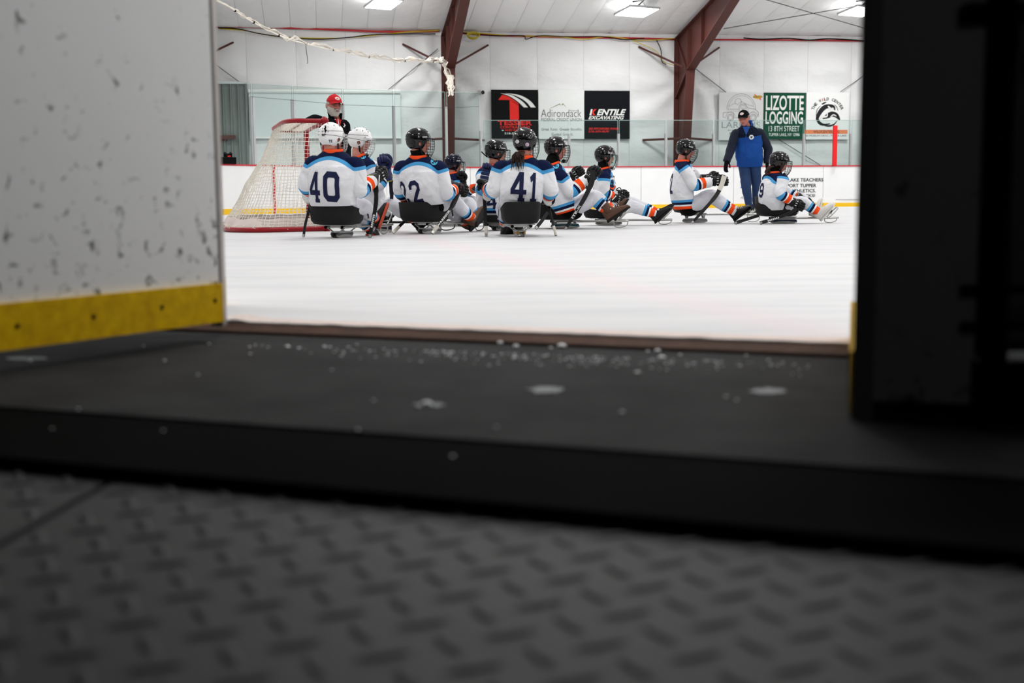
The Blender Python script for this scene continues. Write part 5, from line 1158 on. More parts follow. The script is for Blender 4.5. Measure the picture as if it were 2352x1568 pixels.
# ================================================================ THE TEAM
# -- number 40, nearest at left
r, j, D = person('sledge hockey player number 40 in white helmet seen from behind beside the goal', 11.3,
    dict(hip=(757, 471, 0), neck=(766, 349, .03), shL=(720, 374, .0), shR=(817, 376, -.04), elL=(703, 424, .02), haL=(716, 446, .30), elR=(828, 436, -.02), haR=(864, 408, .18),
         knL=(800, 486, .45), anL=(852, 524, .78), knR=(834, 476, .34), anR=(860, 502, .74)), 18, (762, 319, .02, 42, -4), wide=1.12, hw0=.2, hipup=.06)
K40 = D; hm, pt, hc_ = helmet(r, D['hc'], D['fr'], M_helmw, wire=M_wirew)
number('4', 722, 429, 27, 71, D, 11.3, tilt=.03); number('0', 760, 429, 38, 69, D, 11.3, tilt=.03)
decal(text_polys('87', (-.5, -.5, .5, .5), bold=.03), 'lettering', M_navynum, hm, hm, hit(744, 310, hm) or D['hc'], CAM - D['hc'], V((0, 0, 1)), (.036, .022), .002)
decal(text_polys('TE', (-.5, -.5, .5, .5), bold=.03), 'lettering', M_navynum, hm, hm, hit(759, 324, hm) or D['hc'], CAM - D['hc'], V((0, 0, 1)), (.036, .024), .002)
decal([[(-.1, .5), (.2, .3), (.1, .0), (.25, -.1), (-.05, -.5), (-.1, -.1), (-.25, .1), (-.05, .2)], [(-.5, .1), (-.4, .3), (-.42, .0)], [(.45, .4), (.4, .2), (.5, .3)], [(-.48, -.3), (-.38, -.1), (-.4, -.35)], [(.38, -.3), (.5, -.05), (.46, -.35)]], 'helmet_sticker', M_dark, hm, hm, hit(747, 297, hm) or D['hc'], CAM - D['hc'], V((0, 0, 1)), (.055, .075), .002)
shoulder_patch(D, 811, 356, D['tor'])
hockey_glove(r, j['haR'] + (j['elR'] - j['haR']).normalized() * .0, j['haR'] + (j['haR'] - j['elR']).normalized() * .09, V((0, 0, 1)), M_black, M_letter_w, lining=M_ywrist)
hockey_glove(r, j['haL'], j['haL'] + V((.03, .08, .02)), V((0, 0, 1)), M_black, M_letter_w)
M_sred = mat('red_rubber', 'b5482f', .7)
shoe(r, j['anR'], P(872, 470, 12.1), V((-1, 0, .3)), M_black, M_sred, laces=False); shoe(r, j['anL'], P(868, 530, 12.3), V((0, 0, 1)), M_black, M_sred, laces=False)
sledge('sledge under player 40 with grey frame, beside the goal', 786, 545, 20, L=.98, rc='5b5d5e', bw=.222)
# -- second white helmet
r, j, D = person('sledge hockey player in white caged helmet just right of player 40', 12.9,
    dict(hip=(852, 486, .15), neck=(822, 362, .0), shL=(828, 376, .24), shR=(846, 380, -.12), elL=(872, 418, .2), haL=(886, 392, .16), elR=(868, 424, -.16), haR=(884, 398, -.1),
         knL=(905, 468, .25), anL=(958, 505, .25), knR=(902, 474, .0), anR=(962, 508, .0)), 84, (827, 326, .04, 92, -8), k=.97)
hm, pt, hc_ = helmet(r, D['hc'], D['fr'], M_helmw, wire=M_wirew)
shoulder_patch(D, 834, 358, D['tor'], .03)
M_glnavy = mat('navy_glove', '16204a', .6)
for S, off in (('R', -.02), ('L', .04)): hockey_glove(r, j['ha' + S] - V((0, 0, .02)), j['ha' + S] + V((-.01, off, .10)), V((.9, .2, .3)), M_glnavy, M_letter_w, lining=M_ywrist, sz=1.05)
shoe(r, j['anL'], P(990, 478, 13.1), V((-1, 0, 0)), M_black, M_sole); shoe(r, j['anR'], P(992, 482, 12.9), V((-1, 0, 0)), M_black, M_sole)
sledge('sledge with black frame tubes behind player 22', 866, 531, 86, L=.85, frame=mat('black_tube', '17181a', .4), rc='1d1e20', bw=.2)
# -- 22
r, j, D = person('sledge hockey player number 22 in black helmet seen from behind', 12.36,
    dict(hip=(972, 467, 0), neck=(962, 362, .03), shL=(922, 384, .08), shR=(1008, 384, -.06), elL=(920, 436, .12), haL=(946, 474, .32), elR=(1026, 444, -.05), haR=(1048, 432, .14),
         knL=(1020, 476, .5), anL=(1075, 512, .8), knR=(1036, 458, .32), anR=(1084, 502, .62)), 30, (962, 328, .02, 78, -2), wide=1.08, guard=True, hw0=.18, hipup=.05)
hm, pt, hc_ = helmet(r, D['hc'], D['fr'], M_helm, txt='CCM')
number('2', 927, 441, 18, 48, D, 12.4, tilt=-.03); number('2', 954, 441, 27, 52, D, 12.4, tilt=-.03)
shoulder_patch(D, 997, 371, D['tor'])
M_glred = mat('maroon_glove', '5d1020', .6)
hockey_glove(r, j['haR'], j['haR'] + V((.055, .03, -.02)), V((-.3, 0, .9)), M_black, M_glred, lining=M_glred); hockey_glove(r, j['haL'], j['haL'] + V((.02, .08, -.03)), V((.5, 0, .6)), M_black, M_glred)
shoe(r, j['anR'], P(1103, 468, 13.15), V((-1, 0, 0)), M_brown, M_sole, boot=True, sz=1.05); shoe(r, j['anL'], P(1102, 486, 13.3), V((-1, 0, 0)), M_brown, M_sole, boot=True)
sledge('sledge under player 22 with slotted grey underframe', 987, 536, 32, L=1.0, rc='6e7072', bw=.215)
# -- girl, navy helmet
r, j, D = person('small sledge hockey player in navy helmet with brown ponytail, hands at the chin', 15.4,
    dict(hip=(1040, 480, .1), neck=(1040, 400, .0), shL=(1042, 412, .2), shR=(1044, 414, -.12), elL=(1072, 438, .2), haL=(1100, 428, .1), elR=(1052, 446, -.16), haR=(1062, 418, -.12),
         knL=(1085, 462, .2), anL=(1118, 496, .2), knR=(1078, 466, .0), anR=(1112, 500, .0)), 80, (1043, 379, .02, 80, -2), k=.86)
hm, pt, hc_ = helmet(r, D['hc'], D['fr'], M_helmn, cage='visor', txt='CCM', k=.92)
mb = MB(); c = D['hc']; s, f, u = D['fr']; mb.tube(sm([c - f * .09 - u * .06, c - f * .13 - u * .12, c - f * .12 - u * .2, c - f * .16 - u * .27], 5), [.02, .024, .027, .029, .03, .03, .03, .028, .026, .024, .022, .018, .014, .010, .007, .004], 9); mb.build('ponytail', M_hair, r, smooth=True)
hockey_glove(r, j['haR'] - V((0, 0, .03)), j['haR'] + V((-.01, -.02, .07)), V((.9, 0, .3)), M_black, M_letter_w, sz=.95); hockey_glove(r, j['haL'], j['haL'] + V((.04, 0, .06)), V((.3, 0, .9)), M_black, M_letter_w, sz=.9)
shoe(r, j['anR'], P(1128, 482, 15.4), V((-1, 0, 0)), M_black, M_sole, sz=.85); shoe(r, j['anL'], P(1130, 480, 15.6), V((-1, 0, 0)), M_black, M_sole, sz=.85)
sledge('small sledge of the player in the navy helmet', 1042, 519, 82, L=.75, rc='3c3e40', bw=.18)
# -- number 4x, half hidden by 41
r, j, D = person('sledge hockey player in black helmet half hidden behind player 41, glove raised', 13.4,
    dict(hip=(1132, 506, 0), neck=(1136, 382, .03), shL=(1110, 398, .0), shR=(1166, 400, .0), elL=(1108, 436, -.14), haL=(1114, 408, -.22), elR=(1176, 440, .1), haR=(1185, 430, .3),
         knL=(1150, 486, .45), anL=(1175, 505, .8), knR=(1165, 486, .4), anR=(1190, 505, .8)), 22, (1140, 352, .02, 72, -6), hem=.15, k=.98)
hm, pt, hc_ = helmet(r, D['hc'], D['fr'], M_helm, txt='BAUER')
number('4', 1130, 462, 27, 36, D, 13.4, tilt=-.08)
hockey_glove(r, j['haL'] - V((0, 0, .03)), j['haL'] + V((.02, 0, .08)), V((.9, 0, .1)), M_glnavy, M_letter_w, lining=M_glred); hockey_glove(r, j['haR'], j['haR'] + V((.05, .05, .02)), V((0, 0, 1)), M_glnavy, M_letter_w)
shoe(r, j['anR'], P(1200, 490, 14.3), V((-1, 0, 0)), M_black, M_sole); shoe(r, j['anL'], P(1186, 490, 14.3), V((-1, 0, 0)), M_black, M_sole)
mb = MB(); s, f, u = D['fr']; c = D['hc']; mb.rect([c - f * .10 - u * .05, c - f * .17 - u * .0], .012, .004, u); mb.build('helmet_strap', M_strap, r)
sledge('sledge mostly hidden behind player 41', 1150, 529, 25, L=.85, rc='4a4c4e', bw=.15, zb=.09, top=.08, bl=.15)
# -- 41
r, j, D = person('sledge hockey player number 41 with dark ponytail seen from behind', 11.4,
    dict(hip=(1196, 488, 0), neck=(1202, 363, .03), shL=(1152, 384, .02), shR=(1250, 384, -.0), elL=(1134, 436, .02), haL=(1116, 436, .22), elR=(1264, 436, .0), haR=(1258, 456, .24),
         knL=(1158, 478, .42), anL=(1160, 512, .72), knR=(1218, 480, .45), anR=(1184, 514, .78)), -6, (1206, 330, .02, 32, 2), wide=1.0, hw0=.15)
hm, pt, hc_ = helmet(r, D['hc'], D['fr'], M_helm)
number('4', 1191, 428, 37, 68, D, 11.4, tilt=-.02); number('1', 1225, 431, 17, 69, D, 11.4, tilt=-.02)
mb = MB(); c = D['hc']; s, f, u = D['fr']; rs = random.Random(2)
for k in range(34):
    a = rs.uniform(-.055, .04); L_ = rs.uniform(.08, .17) if k % 3 else rs.uniform(.03, .06); w1 = rs.uniform(-.02, .02); q0 = c - f * .075 - u * .075 + s * a; q1 = P(1190, 350, 11.30) + s * (a * .9 + w1) - u * (L_ * .3); q2 = P(1189, 350, 11.25) + s * (a * (.9 if k % 3 else 1.6) + w1 * 2) - u * L_
    pts_ = sm([q0, q1, q1.lerp(q2, .5) + s * rs.uniform(-.012, .012), q2], 4); mb.tube(pts_, [.0085 * (1 - (i / (len(pts_) - 1)) ** 2 * .85) for i in range(len(pts_))], 5)
mb.build('ponytail', M_hair, r, smooth=True, kind='stuff')
for (px, py, rr_, m_) in ((1188, 325, .017, M_letter_w), (1211, 332, .017, mat('sticker_redblue', 'c9bcd0', .5))):
    c0 = hit(px, py, hm)
    if c0 is not None:
        decal([[(.5 * math.cos(a), .5 * math.sin(a)) for a in [2 * math.pi * q / 16 for q in range(16)]]], 'helmet_sticker', m_, hm, hm, c0, CAM - c0, V((0, 0, 1)), (2 * rr_, 2 * rr_), .002)
        decal(ribbon2([(.15, .3), (-.15, .25), (-.2, -.2), (.15, -.3)], .14), 'sticker_mark', M_dark if rr_ and m_ is M_letter_w else M_letter_r, hm, hm, c0, CAM - c0, V((0, 0, 1)), (1.4 * rr_, 1.4 * rr_), .0035)
hockey_glove(r, j['haL'], j['haL'] + V((-.02, .06, .03)), V((0, 0, 1)), M_black, M_letter_w); hockey_glove(r, j['haR'], j['haR'] + V((-.01, .08, .0)), V((0, 0, 1)), M_black, M_letter_w)
shoe(r, j['anL'], P(1150, 536, 12.25), V((-.4, 0, 1)), M_black, M_sole, laces=False); shoe(r, j['anR'], P(1174, 536, 12.3), V((-.2, 0, 1)), M_black, M_sole, laces=False)
sledge('sledge under player 41 pointing away with an ochre blade holder', 1193, 543, -7, L=.95, rc='a87a32', bw=.175, top=.20, bl=.2)
# -- 7
r, j, D = person('sledge hockey player facing right in black caged helmet, beside player 41', 13.8,
    dict(hip=(1284, 486, 0), neck=(1268, 380, .0), shL=(1272, 396, .22), shR=(1284, 400, -.18), elL=(1298, 428, .26), haL=(1318, 402, .26), elR=(1312, 438, -.20), haR=(1356, 408, -.14),
         knL=(1366, 452, .18), anL=(1408, 484, .18), knR=(1360, 456, -.05), anR=(1400, 486, -.08)), 84, (1277, 344, .04, 88, 0), hem=.10, wide=.95, guard=True, ycut=.1)
hm, pt, hc_ = helmet(r, D['hc'], D['fr'], M_helm, txt='BAUER')
shoulder_patch(D, 1277, 380, D['tor']); 
hockey_glove(r, j['haR'], j['haR'] + V((.045, 0, .055)), V((-.35, 0, .9)), M_black, M_letter_w, sz=1.1); hockey_glove(r, j['haL'], j['haL'] + V((.05, 0, .03)), V((-.3, 0, .9)), M_black, M_letter_w)
shoe(r, j['anR'], P(1432, 464, 13.72), V((-1, 0, 0)), M_brown, M_sole, boot=True, sz=1.1); shoe(r, j['anL'], P(1424, 458, 14.0), V((-1, 0, 0)), M_brown, M_sole, boot=True, sz=1.05)
sledge('long sledge facing right with a teal blade holder, right of player 41', 1298, 524, 87, L=.72, rc='0e6e80', k=1, bw=.27, zb=.10, top=.22, bl=.265)
# -- 8
r, j, D = person('sledge hockey player facing right with a team logo on the chest', 15.0,
    dict(hip=(1390, 480, 0), neck=(1386, 390, .0), shL=(1386, 404, .2), shR=(1388, 406, -.18), elL=(1402, 440, .2), haL=(1424, 446, .14), elR=(1386, 442, -.20), haR=(1416, 456, -.14),
         knL=(1450, 466, .18), anL=(1512, 488, .12), knR=(1452, 474, -.05), anR=(1506, 492, -.06)), 90, (1390, 362, .02, 88, -4), k=.94, hem=.05, wide=.92, guard=True)
hm, pt, hc_ = helmet(r, D['hc'], D['fr'], M_helm, txt='BAUER', cage='visor', wire=M_wirew)
c0 = hit(1405, 425, D['tor'])
if c0 is not None:
    n_ = (CAM - c0).normalized(); tor = D['tor']
    decal([[(-.5, .3), (.5, .5), (.42, -.1), (.1, -.5), (-.38, -.2)]], 'chest_logo', M_navynum, tor, tor, c0, n_, V((0, 0, 1)), (.13, .16), .003)
    decal(text_polys('FLY', (-.4, .05, .42, .36), .2, .03), 'lettering', mat('logo_cyan', '35a9d6', .7), tor, tor, c0, n_, V((0, 0, 1)), (.13, .16), .006)
    decal(ribbon2([(-.36, -.1), (.1, -.28), (.42, -.02)], .1), 'logo_swoosh', M_orange, tor, tor, c0, n_, V((0, 0, 1)), (.13, .16), .006)
    decal(text_polys('EMPIRE', (-.5, .56, .4, .70), 0, .02), 'lettering', M_navynum, tor, tor, c0, n_, V((0, 0, 1)), (.13, .16), .004)
hockey_glove(r, j['haR'], j['haR'] + V((.05, .02, -.01)), V((0, 0, 1)), M_black, M_letter_w, sz=.9); hockey_glove(r, j['haL'], j['haL'] + V((.05, .0, -.01)), V((0, 0, 1)), M_black, M_letter_w, sz=.9)
shoe(r, j['anR'], P(1540, 462, 14.95), V((-1, 0, 0)), M_sole, M_sole, sz=1.0, laces=False); shoe(r, j['anL'], P(1538, 460, 15.15), V((-1, 0, 0)), M_sole, M_sole, laces=False)
mb = MB(); q = [P(x, y, 14.9) for x, y in ((1416, 438), (1417, 434), (1422, 431), (1426, 434), (1427, 446), (1424, 452))]; mb.tube(sm(q, 4), .006, 5); mb.build('wrist_strap', M_strap, r, smooth=True)
sledge('sledge of the player with the chest logo, long grey tubes to the right', 1398, 517, 90, L=.78, rc='2c2e30', bw=.17, zb=.085, top=.12)
# -- 9 (number ending in 2)
r, j, D = person('sledge hockey player with a 2 on the back holding a white-taped stick up front', 15.8,
    dict(hip=(1556, 480, 0), neck=(1566, 372, .0), shL=(1572, 386, .2), shR=(1572, 388, -.18), elL=(1606, 414, .2), haL=(1632, 408, .14), elR=(1594, 424, -.20), haR=(1644, 416, -.12),
         knL=(1634, 450, .18), anL=(1690, 484, .10), knR=(1632, 454, -.05), anR=(1688, 488, -.06)), 84, (1575, 346, .0, 92, -14), hem=.12, wide=1.0, ycut=.0)
hm, pt, hc_ = helmet(r, D['hc'], D['fr'], M_helm, txt='BAUER')
number('2', 1541, 422, 13, 46, D, 15.8, n=V((-.75, -.66, 0)))
hockey_glove(r, j['haR'], j['haR'] + V((.075, -.02, .0)), V((.25, 0, .9)), M_black, M_letter_w, sz=1.1); hockey_glove(r, j['haL'], j['haL'] + V((.05, .0, .01)), V((.2, 0, .9)), M_black, M_letter_w)
shoe(r, j['anR'], P(1716, 466, 15.7), V((-1, 0, 0)), M_black, M_sole); shoe(r, j['anL'], P(1720, 462, 15.95), V((-1, 0, 0)), M_black, M_sole)
sledge('sledge of the player with the white-taped stick, silver tubes', 1596, 511, 88, L=.86, rc='8a8f90', bw=.23, zb=.13, top=.12, bl=.2)
# -- 10
r, j, D = person('sledge hockey player at far right with brown hair and white sneakers', 15.4,
    dict(hip=(1763, 482, 0), neck=(1776, 398, .0), shL=(1764, 408, .18), shR=(1798, 411, -.17), elL=(1812, 444, .2), haL=(1846, 462, .14), elR=(1792, 444, -.20), haR=(1824, 466, -.16),
         knL=(1838, 456, .18), anL=(1868, 484, .14), knR=(1842, 464, -.02), anR=(1882, 488, -.04)), 62, (1790, 375, .0, 90, -10), k=.92, wide=1.0, ycut=-.0, guard=True, hw0=.17)
hm, pt, hc_ = helmet(r, D['hc'], D['fr'], M_helm)
number('9', 1749, 437, 15, 33, D, 15.4, n=V((-.55, -.8, 0)))
mb = MB(); c = D['hc']; s, f, u = D['fr']; rs = random.Random(4)
for k in range(18):
    a = rs.uniform(-.07, .08); mb.tube(sm([c - f * .07 - u * .05 + s * a, c - f * .12 - u * .08 + s * a, c - f * rs.uniform(.1, .17) - u * rs.uniform(.12, .19) + s * a * 1.2], 4), [.010, .012, .013, .013, .012, .011, .009, .006, .003], 6)
    mb.tube(sm([c + s * .075 + f * rs.uniform(.0, .06) - u * .0, c + s * .088 + f * .02 - u * .07, c + s * .08 + f * .01 - u * .13], 3), [.007, .009, .010, .009, .008, .006, .003], 5)
mb.build('hair', M_hair, r, smooth=True, kind='stuff')
hockey_glove(r, j['haR'], j['haR'] + V((.06, -.01, -.03)), V((.6, 0, .6)), M_black, M_letter_w); hockey_glove(r, j['haL'], j['haL'] + V((.05, .0, -.03)), V((.6, 0, .6)), M_black, M_letter_w)
M_wshoe = mat('white_leather', 'dedcd6', .6)
shoe(r, j['anR'], P(1902, 464, 15.3), V((-1, 0, 0)), M_wshoe, M_wshoe); shoe(r, j['anL'], P(1874, 458, 15.6), V((-1, 0, 0)), M_wshoe, M_wshoe)
sledge('sledge at far right with a blue blade holder under the player in sneakers', 1800, 513, 86, L=.68, rc='16305c', bw=.265, zb=.09, top=.25, bl=.25)
# ================================================================ COACHES
def standing(label, d0, J, yaw, head, **kw):
    yk_ = kw.pop('yoke2', False); return person(label, d0, J, yaw, head, yoke=yk_, seat=False, stripe_arm=False, collar=False, legs=True, **kw)
r, j, D = standing('bearded coach in red cap and black jacket leaning on the goal', 16.4,
    dict(hip=(776, 372, .1), neck=(770, 272, 0), shL=(790, 286, .1), shR=(744, 283, -.05), elL=(796, 330, .12), haL=(788, 368, -.05), elR=(722, 276, -.05), haR=(700, 285, -.15),
         knL=(792, 440, .1), anL=(796, 508, .2), knR=(766, 440, 0), anR=(762, 508, .05)), 160, (767, 243, -.04, 148, -4, -4), jersey=M_cloth_black, sock_m=mat('black_trousers', '16171a', .85), skin=M_skin2, voxel=.008, k=.98, hk=1.14)
c = D['hc']; s, f, u = D['fr']; M_capr = mat('red_cap_cloth', 'c3141f', .8)
def cap(r, c, fr, m, emb, brim=.075, h=1.12):
    s, f, u = [x * h for x in fr]; mb = MB(); rs = []
    for e in (8, 14, 30, 48, 66, 80, 89):
        e_ = math.radians(e); rs.append([c + u * .030 + s * (.088 * math.cos(e_) * math.cos(a)) + f * (.108 * math.cos(e_) * math.sin(a) - .004) + u * (.104 * math.sin(e_)) for a in [2 * math.pi * q / 28 for q in range(28)]])
    mb.rings(rs); cp = mb.build('cap', m, r, smooth=True)
    ins = []; outr = []
    for q in range(13):
        a = math.radians(25 + 130 * q / 12); ins.append(c + u * .046 + s * (.086 * math.cos(a)) + f * (.104 * math.sin(a))); x = math.cos(a)
        outr.append(c + u * (.042 - .024 * x * x * 1.4) + s * (.084 * x) + f * (.104 * math.sin(a) + brim * max(0, math.sin(a)) ** 1.5))
    mb = MB(); mb.rings([[ins[i], outr[i], outr[i] - u * .004, ins[i] - u * .004] for i in range(13)]); mb.build('brim', m, cp, smooth=True, sharp=40)
    mb = MB(); mb.ell(c + u * .137, s * .008, f * .008, u * .004, 8, 5); mb.build('button', m, cp)
    p = c + u * .085 + f * .12 ; decal([[(.5 * math.cos(a), .5 * math.sin(a)) for a in [2 * math.pi * q / 18 for q in range(18)]]], 'cap_emblem', emb[0], cp, cp, p, f, u, (.066, .040), .003, .008)
    decal(ribbon2([(.16 + .22 * math.cos(q * .7), .3 * math.sin(q * .7)) for q in range(9)], .07, True) + ribbon2([(-.42, .2), (.16, .05)], .07) + ribbon2([(-.4, -.02), (.16, -.02)], .07) + ribbon2([(-.34, -.24), (.1, -.1)], .07), 'emblem_mark', emb[1], cp, cp, p, f, u, (.056, .034), .0045, .008)
cap(r, c, D['fr'], M_capr, (M_letter_w, M_letter_r))
def glasses(r, c, fr):
    s, f, u = [x * 1.12 for x in fr]; mb = MB()
    for sd in (-1, 1): mb.tube([c + s * (.031 * sd + .024 * math.cos(a)) + u * (.004 + .015 * math.sin(a)) + f * .100 for a in [2 * math.pi * q / 14 for q in range(15)]], .0018, 5); mb.tube([c + s * (.056 * sd) + f * .099 + u * .01, c + s * (.08 * sd) + f * .01 + u * .006], .0018, 5)
    mb.tube([c + s * -.008 + f * .104 + u * .008, c + s * .008 + f * .104 + u * .008], .0018, 5); mb.build('glasses', M_wire, r, smooth=True)
glasses(r, c, D['fr'])
def beard(r, c, fr, m, full=True):
    s, f, u = [x * 1.12 for x in fr]; mb = MB(); vs = []; nu, nv = 22, 9
    for i in range(nv + 1):
        z = -.035 - .088 * i / nv
        for j_ in range(nu + 1):
            a = math.radians(-100 + 200 * j_ / nu); k_ = 1 - .5 * (i / nv) ** 1.6; zz = z
            if i == 0: zz = -.035 - (.028 if abs(a) < .45 else 0) + (.035 * (abs(a) / 1.7) ** 2)
            vs.append(c + s * (.081 * math.sin(a) * k_) + f * (.094 * math.cos(a) * (1 - .15 * (i / nv) ** 2) + (.015 if math.cos(a) > 0 else 0) * math.cos(a) ** 2) + u * zz)
    n1 = len(vs); vs += [c + (v - c) * .86 for v in vs]; w1 = nu + 1
    fs = [(i * w1 + q, i * w1 + q + 1, (i + 1) * w1 + q + 1, (i + 1) * w1 + q) for i in range(nv) for q in range(nu)]; fs += [tuple(x + n1 for x in f_[::-1]) for f_ in fs]
    bd_ = [q for q in range(w1)] + [i * w1 + nu for i in range(1, nv + 1)] + [nv * w1 + q for q in range(nu - 1, -1, -1)] + [i * w1 for i in range(nv - 1, 0, -1)]
    fs += [(bd_[q], bd_[(q + 1) % len(bd_)], bd_[(q + 1) % len(bd_)] + n1, bd_[q] + n1) for q in range(len(bd_))]
    mb.add(vs, fs); mb.build('beard', m, r, smooth=True)
    mb = MB(); mb.tube(sm([c + s * (x * .036) + f * (.108 - .012 * x * x) - u * (.042 + .014 * x * x) for x in (-1, -.4, 0, .4, 1)], 3), .007, 7); mb.build('moustache', m, r, smooth=True)
beard(r, c, D['fr'], M_beard)
mb = MB(); mb.ell(c + f * .127 - u * .067, s * .024, f * .006, u * .006, 12, 6); mb.build('lower_lip', mat('lips', '8f4a44', .5), r, smooth=True)
def side_hair(r, c, fr, m):
    s, f, u = [x * 1.12 for x in fr]; mb = MB()
    for sd in (-1, 1):
        mb.ell(c + s * (.072 * sd) - f * .012 + u * .022, s * .009, f * .04, u * .026, 10, 7); mb.ell(c + s * (.045 * sd) - f * .066 - u * .002, s * .034, f * .022, u * .045, 10, 7)
    mb.build('hair', m, r, smooth=True, kind='stuff')
side_hair(r, c, D['fr'], M_beard)
def jacket_collar(r, D, m, h=.06, open_=.5, lean=.0):
    cc = j['neck'] + D['up'] * .0; Ws = D['Ws']; Dd = Ws.cross(D['up']).normalized(); Dd = Dd if Dd.dot(D['fp']) > 0 else -Dd; mb = MB(); rs = []
    for q in range(25):
        a = math.radians(90 + open_ * 57 + (360 - 2 * open_ * 57) * q / 24); d = Ws * math.cos(a) + Dd * math.sin(a); hh = h
        rs.append([cc + d * .085 - D['up'] * .03, cc + d * .092 + D['up'] * hh * .5, cc + d * .10 + D['up'] * hh, cc + d * .088 + D['up'] * hh, cc + d * .08 + D['up'] * hh * .4, cc + d * .072 - D['up'] * .03])
    mb.rings(rs); return mb.build('jacket_collar', m, r, smooth=True)
jacket_collar(r, D, M_cloth_black, .075, .6)
tor = D['tor']; c0 = hit(776, 288, tor)
fn = D['fp']; 
def on_tor(polys, name, m, px, py, w_, h_, lift=.004):
    c0 = hit(px, py, tor)
    if c0 is None: print('no tor', name); return
    return decal(polys, name, m, tor, tor, c0, (CAM - c0).normalized(), V((0, 0, 1)), (w_, h_), lift)
on_tor([[(-.5, .5), (.5, .5), (.1, -.5)]], 'hoodie_front', M_capr, 777, 281, .11, .16)
on_tor([[(-.5, .5), (.5, .5), (.0, -.5)]], 'shirt_front', M_letter_w, 770, 271, .08, .05, .008)
on_tor(ribbon2([(-.2, .5), (.2, -.5)], .3), 'drawstring', M_letter_w, 777, 278, .03, .10, .009)
on_tor(ribbon2([(0, .5), (.05, 0), (.0, -.5)], .2), 'zip', M_wire, 782, 315, .02, .3, .006)
on_tor(ribbon2([(-.5, -.4), (.5, .5)], .1) + ribbon2([(-.4, .4), (.4, -.5)], .12) + ribbon2([(-.1, .1), (-.3, -.5)], .12), 'jacket_emblem', M_letter_w, 793, 287, .05, .06, .006)
on_tor([[(-.5, -.2), (.5, 0), (.3, .5), (-.3, .4)]], 'jacket_emblem', M_letter_r, 791, 284, .03, .02, .008)
open_hand(r, j['haR'], j['haR'] + V((-.08, -.02, -.02)), V((0, -1, .1)), M_skin2, 'hand'); open_hand(r, j['haL'], j['haL'] + V((0, -.02, -.1)), V((0, -1, 0)), M_skin2, 'hand')
for S in 'LR': shoe(r, j['an' + S], j['an' + S] + V((.05, -.2, -.04)), V((0, 0, 1)), M_black, M_sole, boot=True)
# blue coach
M_bcoat = mat('royal_blue_cloth', '1b4890', .8, vary=.06, bump=.004, bscale=30); M_coat = kit_material('two_tone_coat', '1b4890', ('131a2c', '131a2c', '131a2c', '131a2c')); M_ncoat = mat('dark_navy_cloth', '131a2c', .8)
r, j, D = standing('coach in blue and navy winter coat and black cap standing before the truck sign', 21.6,
    dict(hip=(1722, 382, .1), neck=(1716, 290, 0), shL=(1746, 304, .08), shR=(1690, 306, -.02), elL=(1764, 342, .14), haL=(1762, 374, .1), elR=(1678, 344, -.04), haR=(1669, 370, -.12),
         knL=(1738, 430, .1), anL=(1736, 482, .16), knR=(1714, 430, -.02), anR=(1722, 482, .0)), 192, (1709, 272, -.05, 206, -12, 6), jersey=M_coat, sleeve_m=M_ncoat, sock_m=M_jeans, skin=M_skin2, voxel=.009, k=1.02, hk=1.1, wide=1.14, belly=.05, yoke2=True, ya=.17, yb=.0)
c = D['hc']; s, f, u = D['fr']; cap(r, c, D['fr'], M_dark, (M_letter_w, M_letter_r)); glasses(r, c, D['fr']); side_hair(r, c, D['fr'], mat('grey_hair', '8b8078', .9))
jacket_collar(r, D, M_bcoat, .10, .5); tor = D['tor']
mb = MB(); cc = j['neck']; mb.ell(cc - D['fp'] * .10 + V((0, 0, .03)), D['Ws'] * .12, D['fp'] * .05, V((0, 0, .07)), 14, 8); mb.build('hood', M_bcoat, r, smooth=True)
on_tor([[(-.5, .5), (.5, .5), (.0, -.5)]], 'coat_collar_front', M_bcoat, 1714, 298, .16, .18, .009)
on_tor(ribbon2([(0, .5), (.0, -.5)], .5), 'zip_flap', mat('zip_flap_blue', '153f88', .8), 1713, 345, .035, .5, .006)  # flap in a slightly darker blue than the coat
on_tor([[(.5 * math.cos(a), .5 * math.sin(a)) for a in [2 * math.pi * q / 18 for q in range(18)]]], 'coat_emblem', M_letter_w, 1726, 315, .08, .08, .010)
on_tor(ribbon2([(-.25, .15), (.25, .2), (.1, -.25), (-.2, -.1)], .22, True), 'emblem_mark', M_navynum, 1726, 315, .055, .055, .014)
open_hand(r, j['haR'], j['haR'] + V((-.02, -.02, -.1)), V((.6, -.8, .1)), M_cloth_black, 'glove', 1.1); open_hand(r, j['haL'], j['haL'] + V((0, -.02, -.1)), V((-.5, -.8, 0)), M_cloth_black, 'glove', 1.1)
for S in 'LR': shoe(r, j['an' + S], j['an' + S] + V((-.04, -.2, -.04)), V((0, 0, 1)), M_black, M_sole, boot=True)
# ================================================================ STICKS
M_stick = mat('black_composite', '121214', .4); M_stickr = mat('maroon_composite', '7a1024', .4)
dot = mat('red_print', 'e8261c', .6)
stick('short black stick with red dot left of player 40', [(697, 543, .12), (702, 512, .12), (710, 480, .14), (716, 446, .28)], 11.3, M_stick, tape=False, wpx=6)
stick('stick with white printed marks held by player 40 at right', [(849, 544, .1), (858, 500, .14), (864, 460, .17), (862, 425, .2), (856, 405, .2)], 11.3, M_stick, tape=False, widths=[1, 1, 1.15, 1.5, 1.1], text=(.5, 1.2, '='), wpx=8.5)
stick('dark stick curving down from the navy glove between players 40 and 22', [(896, 532, 0), (899, 470, 0), (899, 425, -.03), (890, 390, -.08), (884, 372, -.08)], 12.9, mat('navy_composite', '161b2e', .4), tape=False, wpx=8, widths=[.8, 1, 1.3, 1.2, 1], text=(.3, .95, '='), textm=M_wire)
stick('short stick stub standing beside the raised navy gloves', [(877, 452, .1), (878, 425, .1), (880, 400, .1)], 12.9, M_stick, tape=False, wpx=5, pick=False)
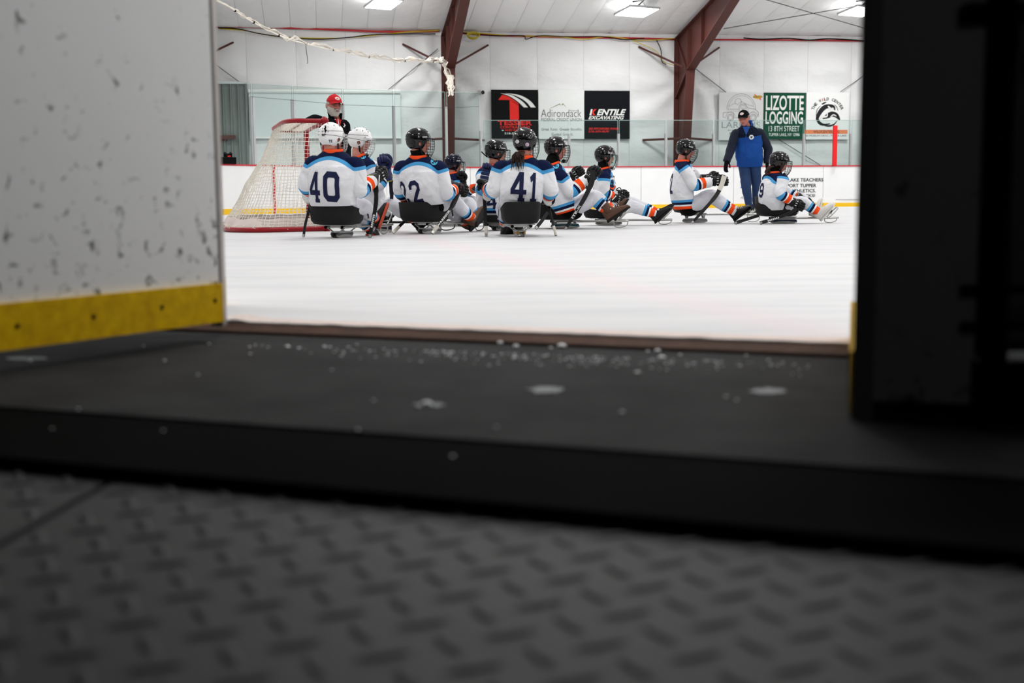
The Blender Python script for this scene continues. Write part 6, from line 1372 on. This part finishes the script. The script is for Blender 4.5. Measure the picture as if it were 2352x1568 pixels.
stick('black stick slanting down left of the sledge of player 22', [(903, 534, .2), (925, 512, .25), (948, 490, .3), (960, 476, .36)], 12.36, M_stick, wpx=7, text=(.45, 1.2, '='), textm=M_wire)
stick('maroon and black stick with white lettering in the right glove of player 22', [(993, 535, -.1), (1028, 490, .0), (1044, 462, .08), (1052, 440, .14), (1052, 424, .15)], 12.36, M_stick, wpx=8, widths=[.9, 1, 1.4, 1.4, 1], text=(.3, 1.15, 'WARRIOR'))
mb = MB()
stick('thin black stick of the player in the navy helmet', [(1066, 498, .3), (1064, 460, .2), (1062, 425, .0)], 15.2, M_stick, wpx=5, tape=False)
stick('black stick with white taped end standing upright left of player 41', [(1117, 543, .12), (1115, 500, .14), (1113, 455, .16), (1111, 425, .18)], 11.4, M_stick, wpx=8, widths=[.9, 1, 1.1, 1.3])
stick('black stick with white taped end slanting right of player 41', [(1277, 540, .1), (1268, 505, .14), (1258, 466, .2), (1254, 445, .24)], 11.4, M_stick, wpx=7, widths=[.8, .9, 1, 1])
stick('short black stick under the right side of player 41', [(1231, 524, 0), (1246, 505, .05), (1258, 488, .1)], 13.6, M_stick, wpx=8, tape=False)
stick('broad black stick with white lettering in the raised glove facing right', [(1299, 525, -.3), (1326, 482, -.28), (1346, 448, -.25), (1360, 415, -.22), (1361, 390, -.2)], 13.8, M_stick, wpx=9, tape=False, widths=[.8, 1, 1.1, 1.3, 1.2], text=(.55, 1.25, 'ITE-X'))
stick('black stick with white taped blade pointing up at the coach in blue', [(1590, 511, -.35), (1622, 476, -.3), (1644, 450, -.25), (1656, 428, -.22), (1664, 404, -.2)], 15.8, M_stick, wpx=8, tape=False, tape_top=True, widths=[.7, .9, 1.1, 1.2, 1.3])
stick('patterned stick lying low behind the player at far right', [(1688, 512, -.1), (1716, 503, -.05), (1742, 495, 0)], 15.4, M_stick, wpx=7, tape=True, tape_m=M_wire)
stick('striped stick lying low in the glove of the player at far right', [(1746, 512, -.3), (1780, 502, -.28), (1812, 490, -.26), (1830, 478, -.24)], 15.4, M_stick, wpx=7, tape=True, tape_m=M_wire, text=(.5, 1.3, '='))
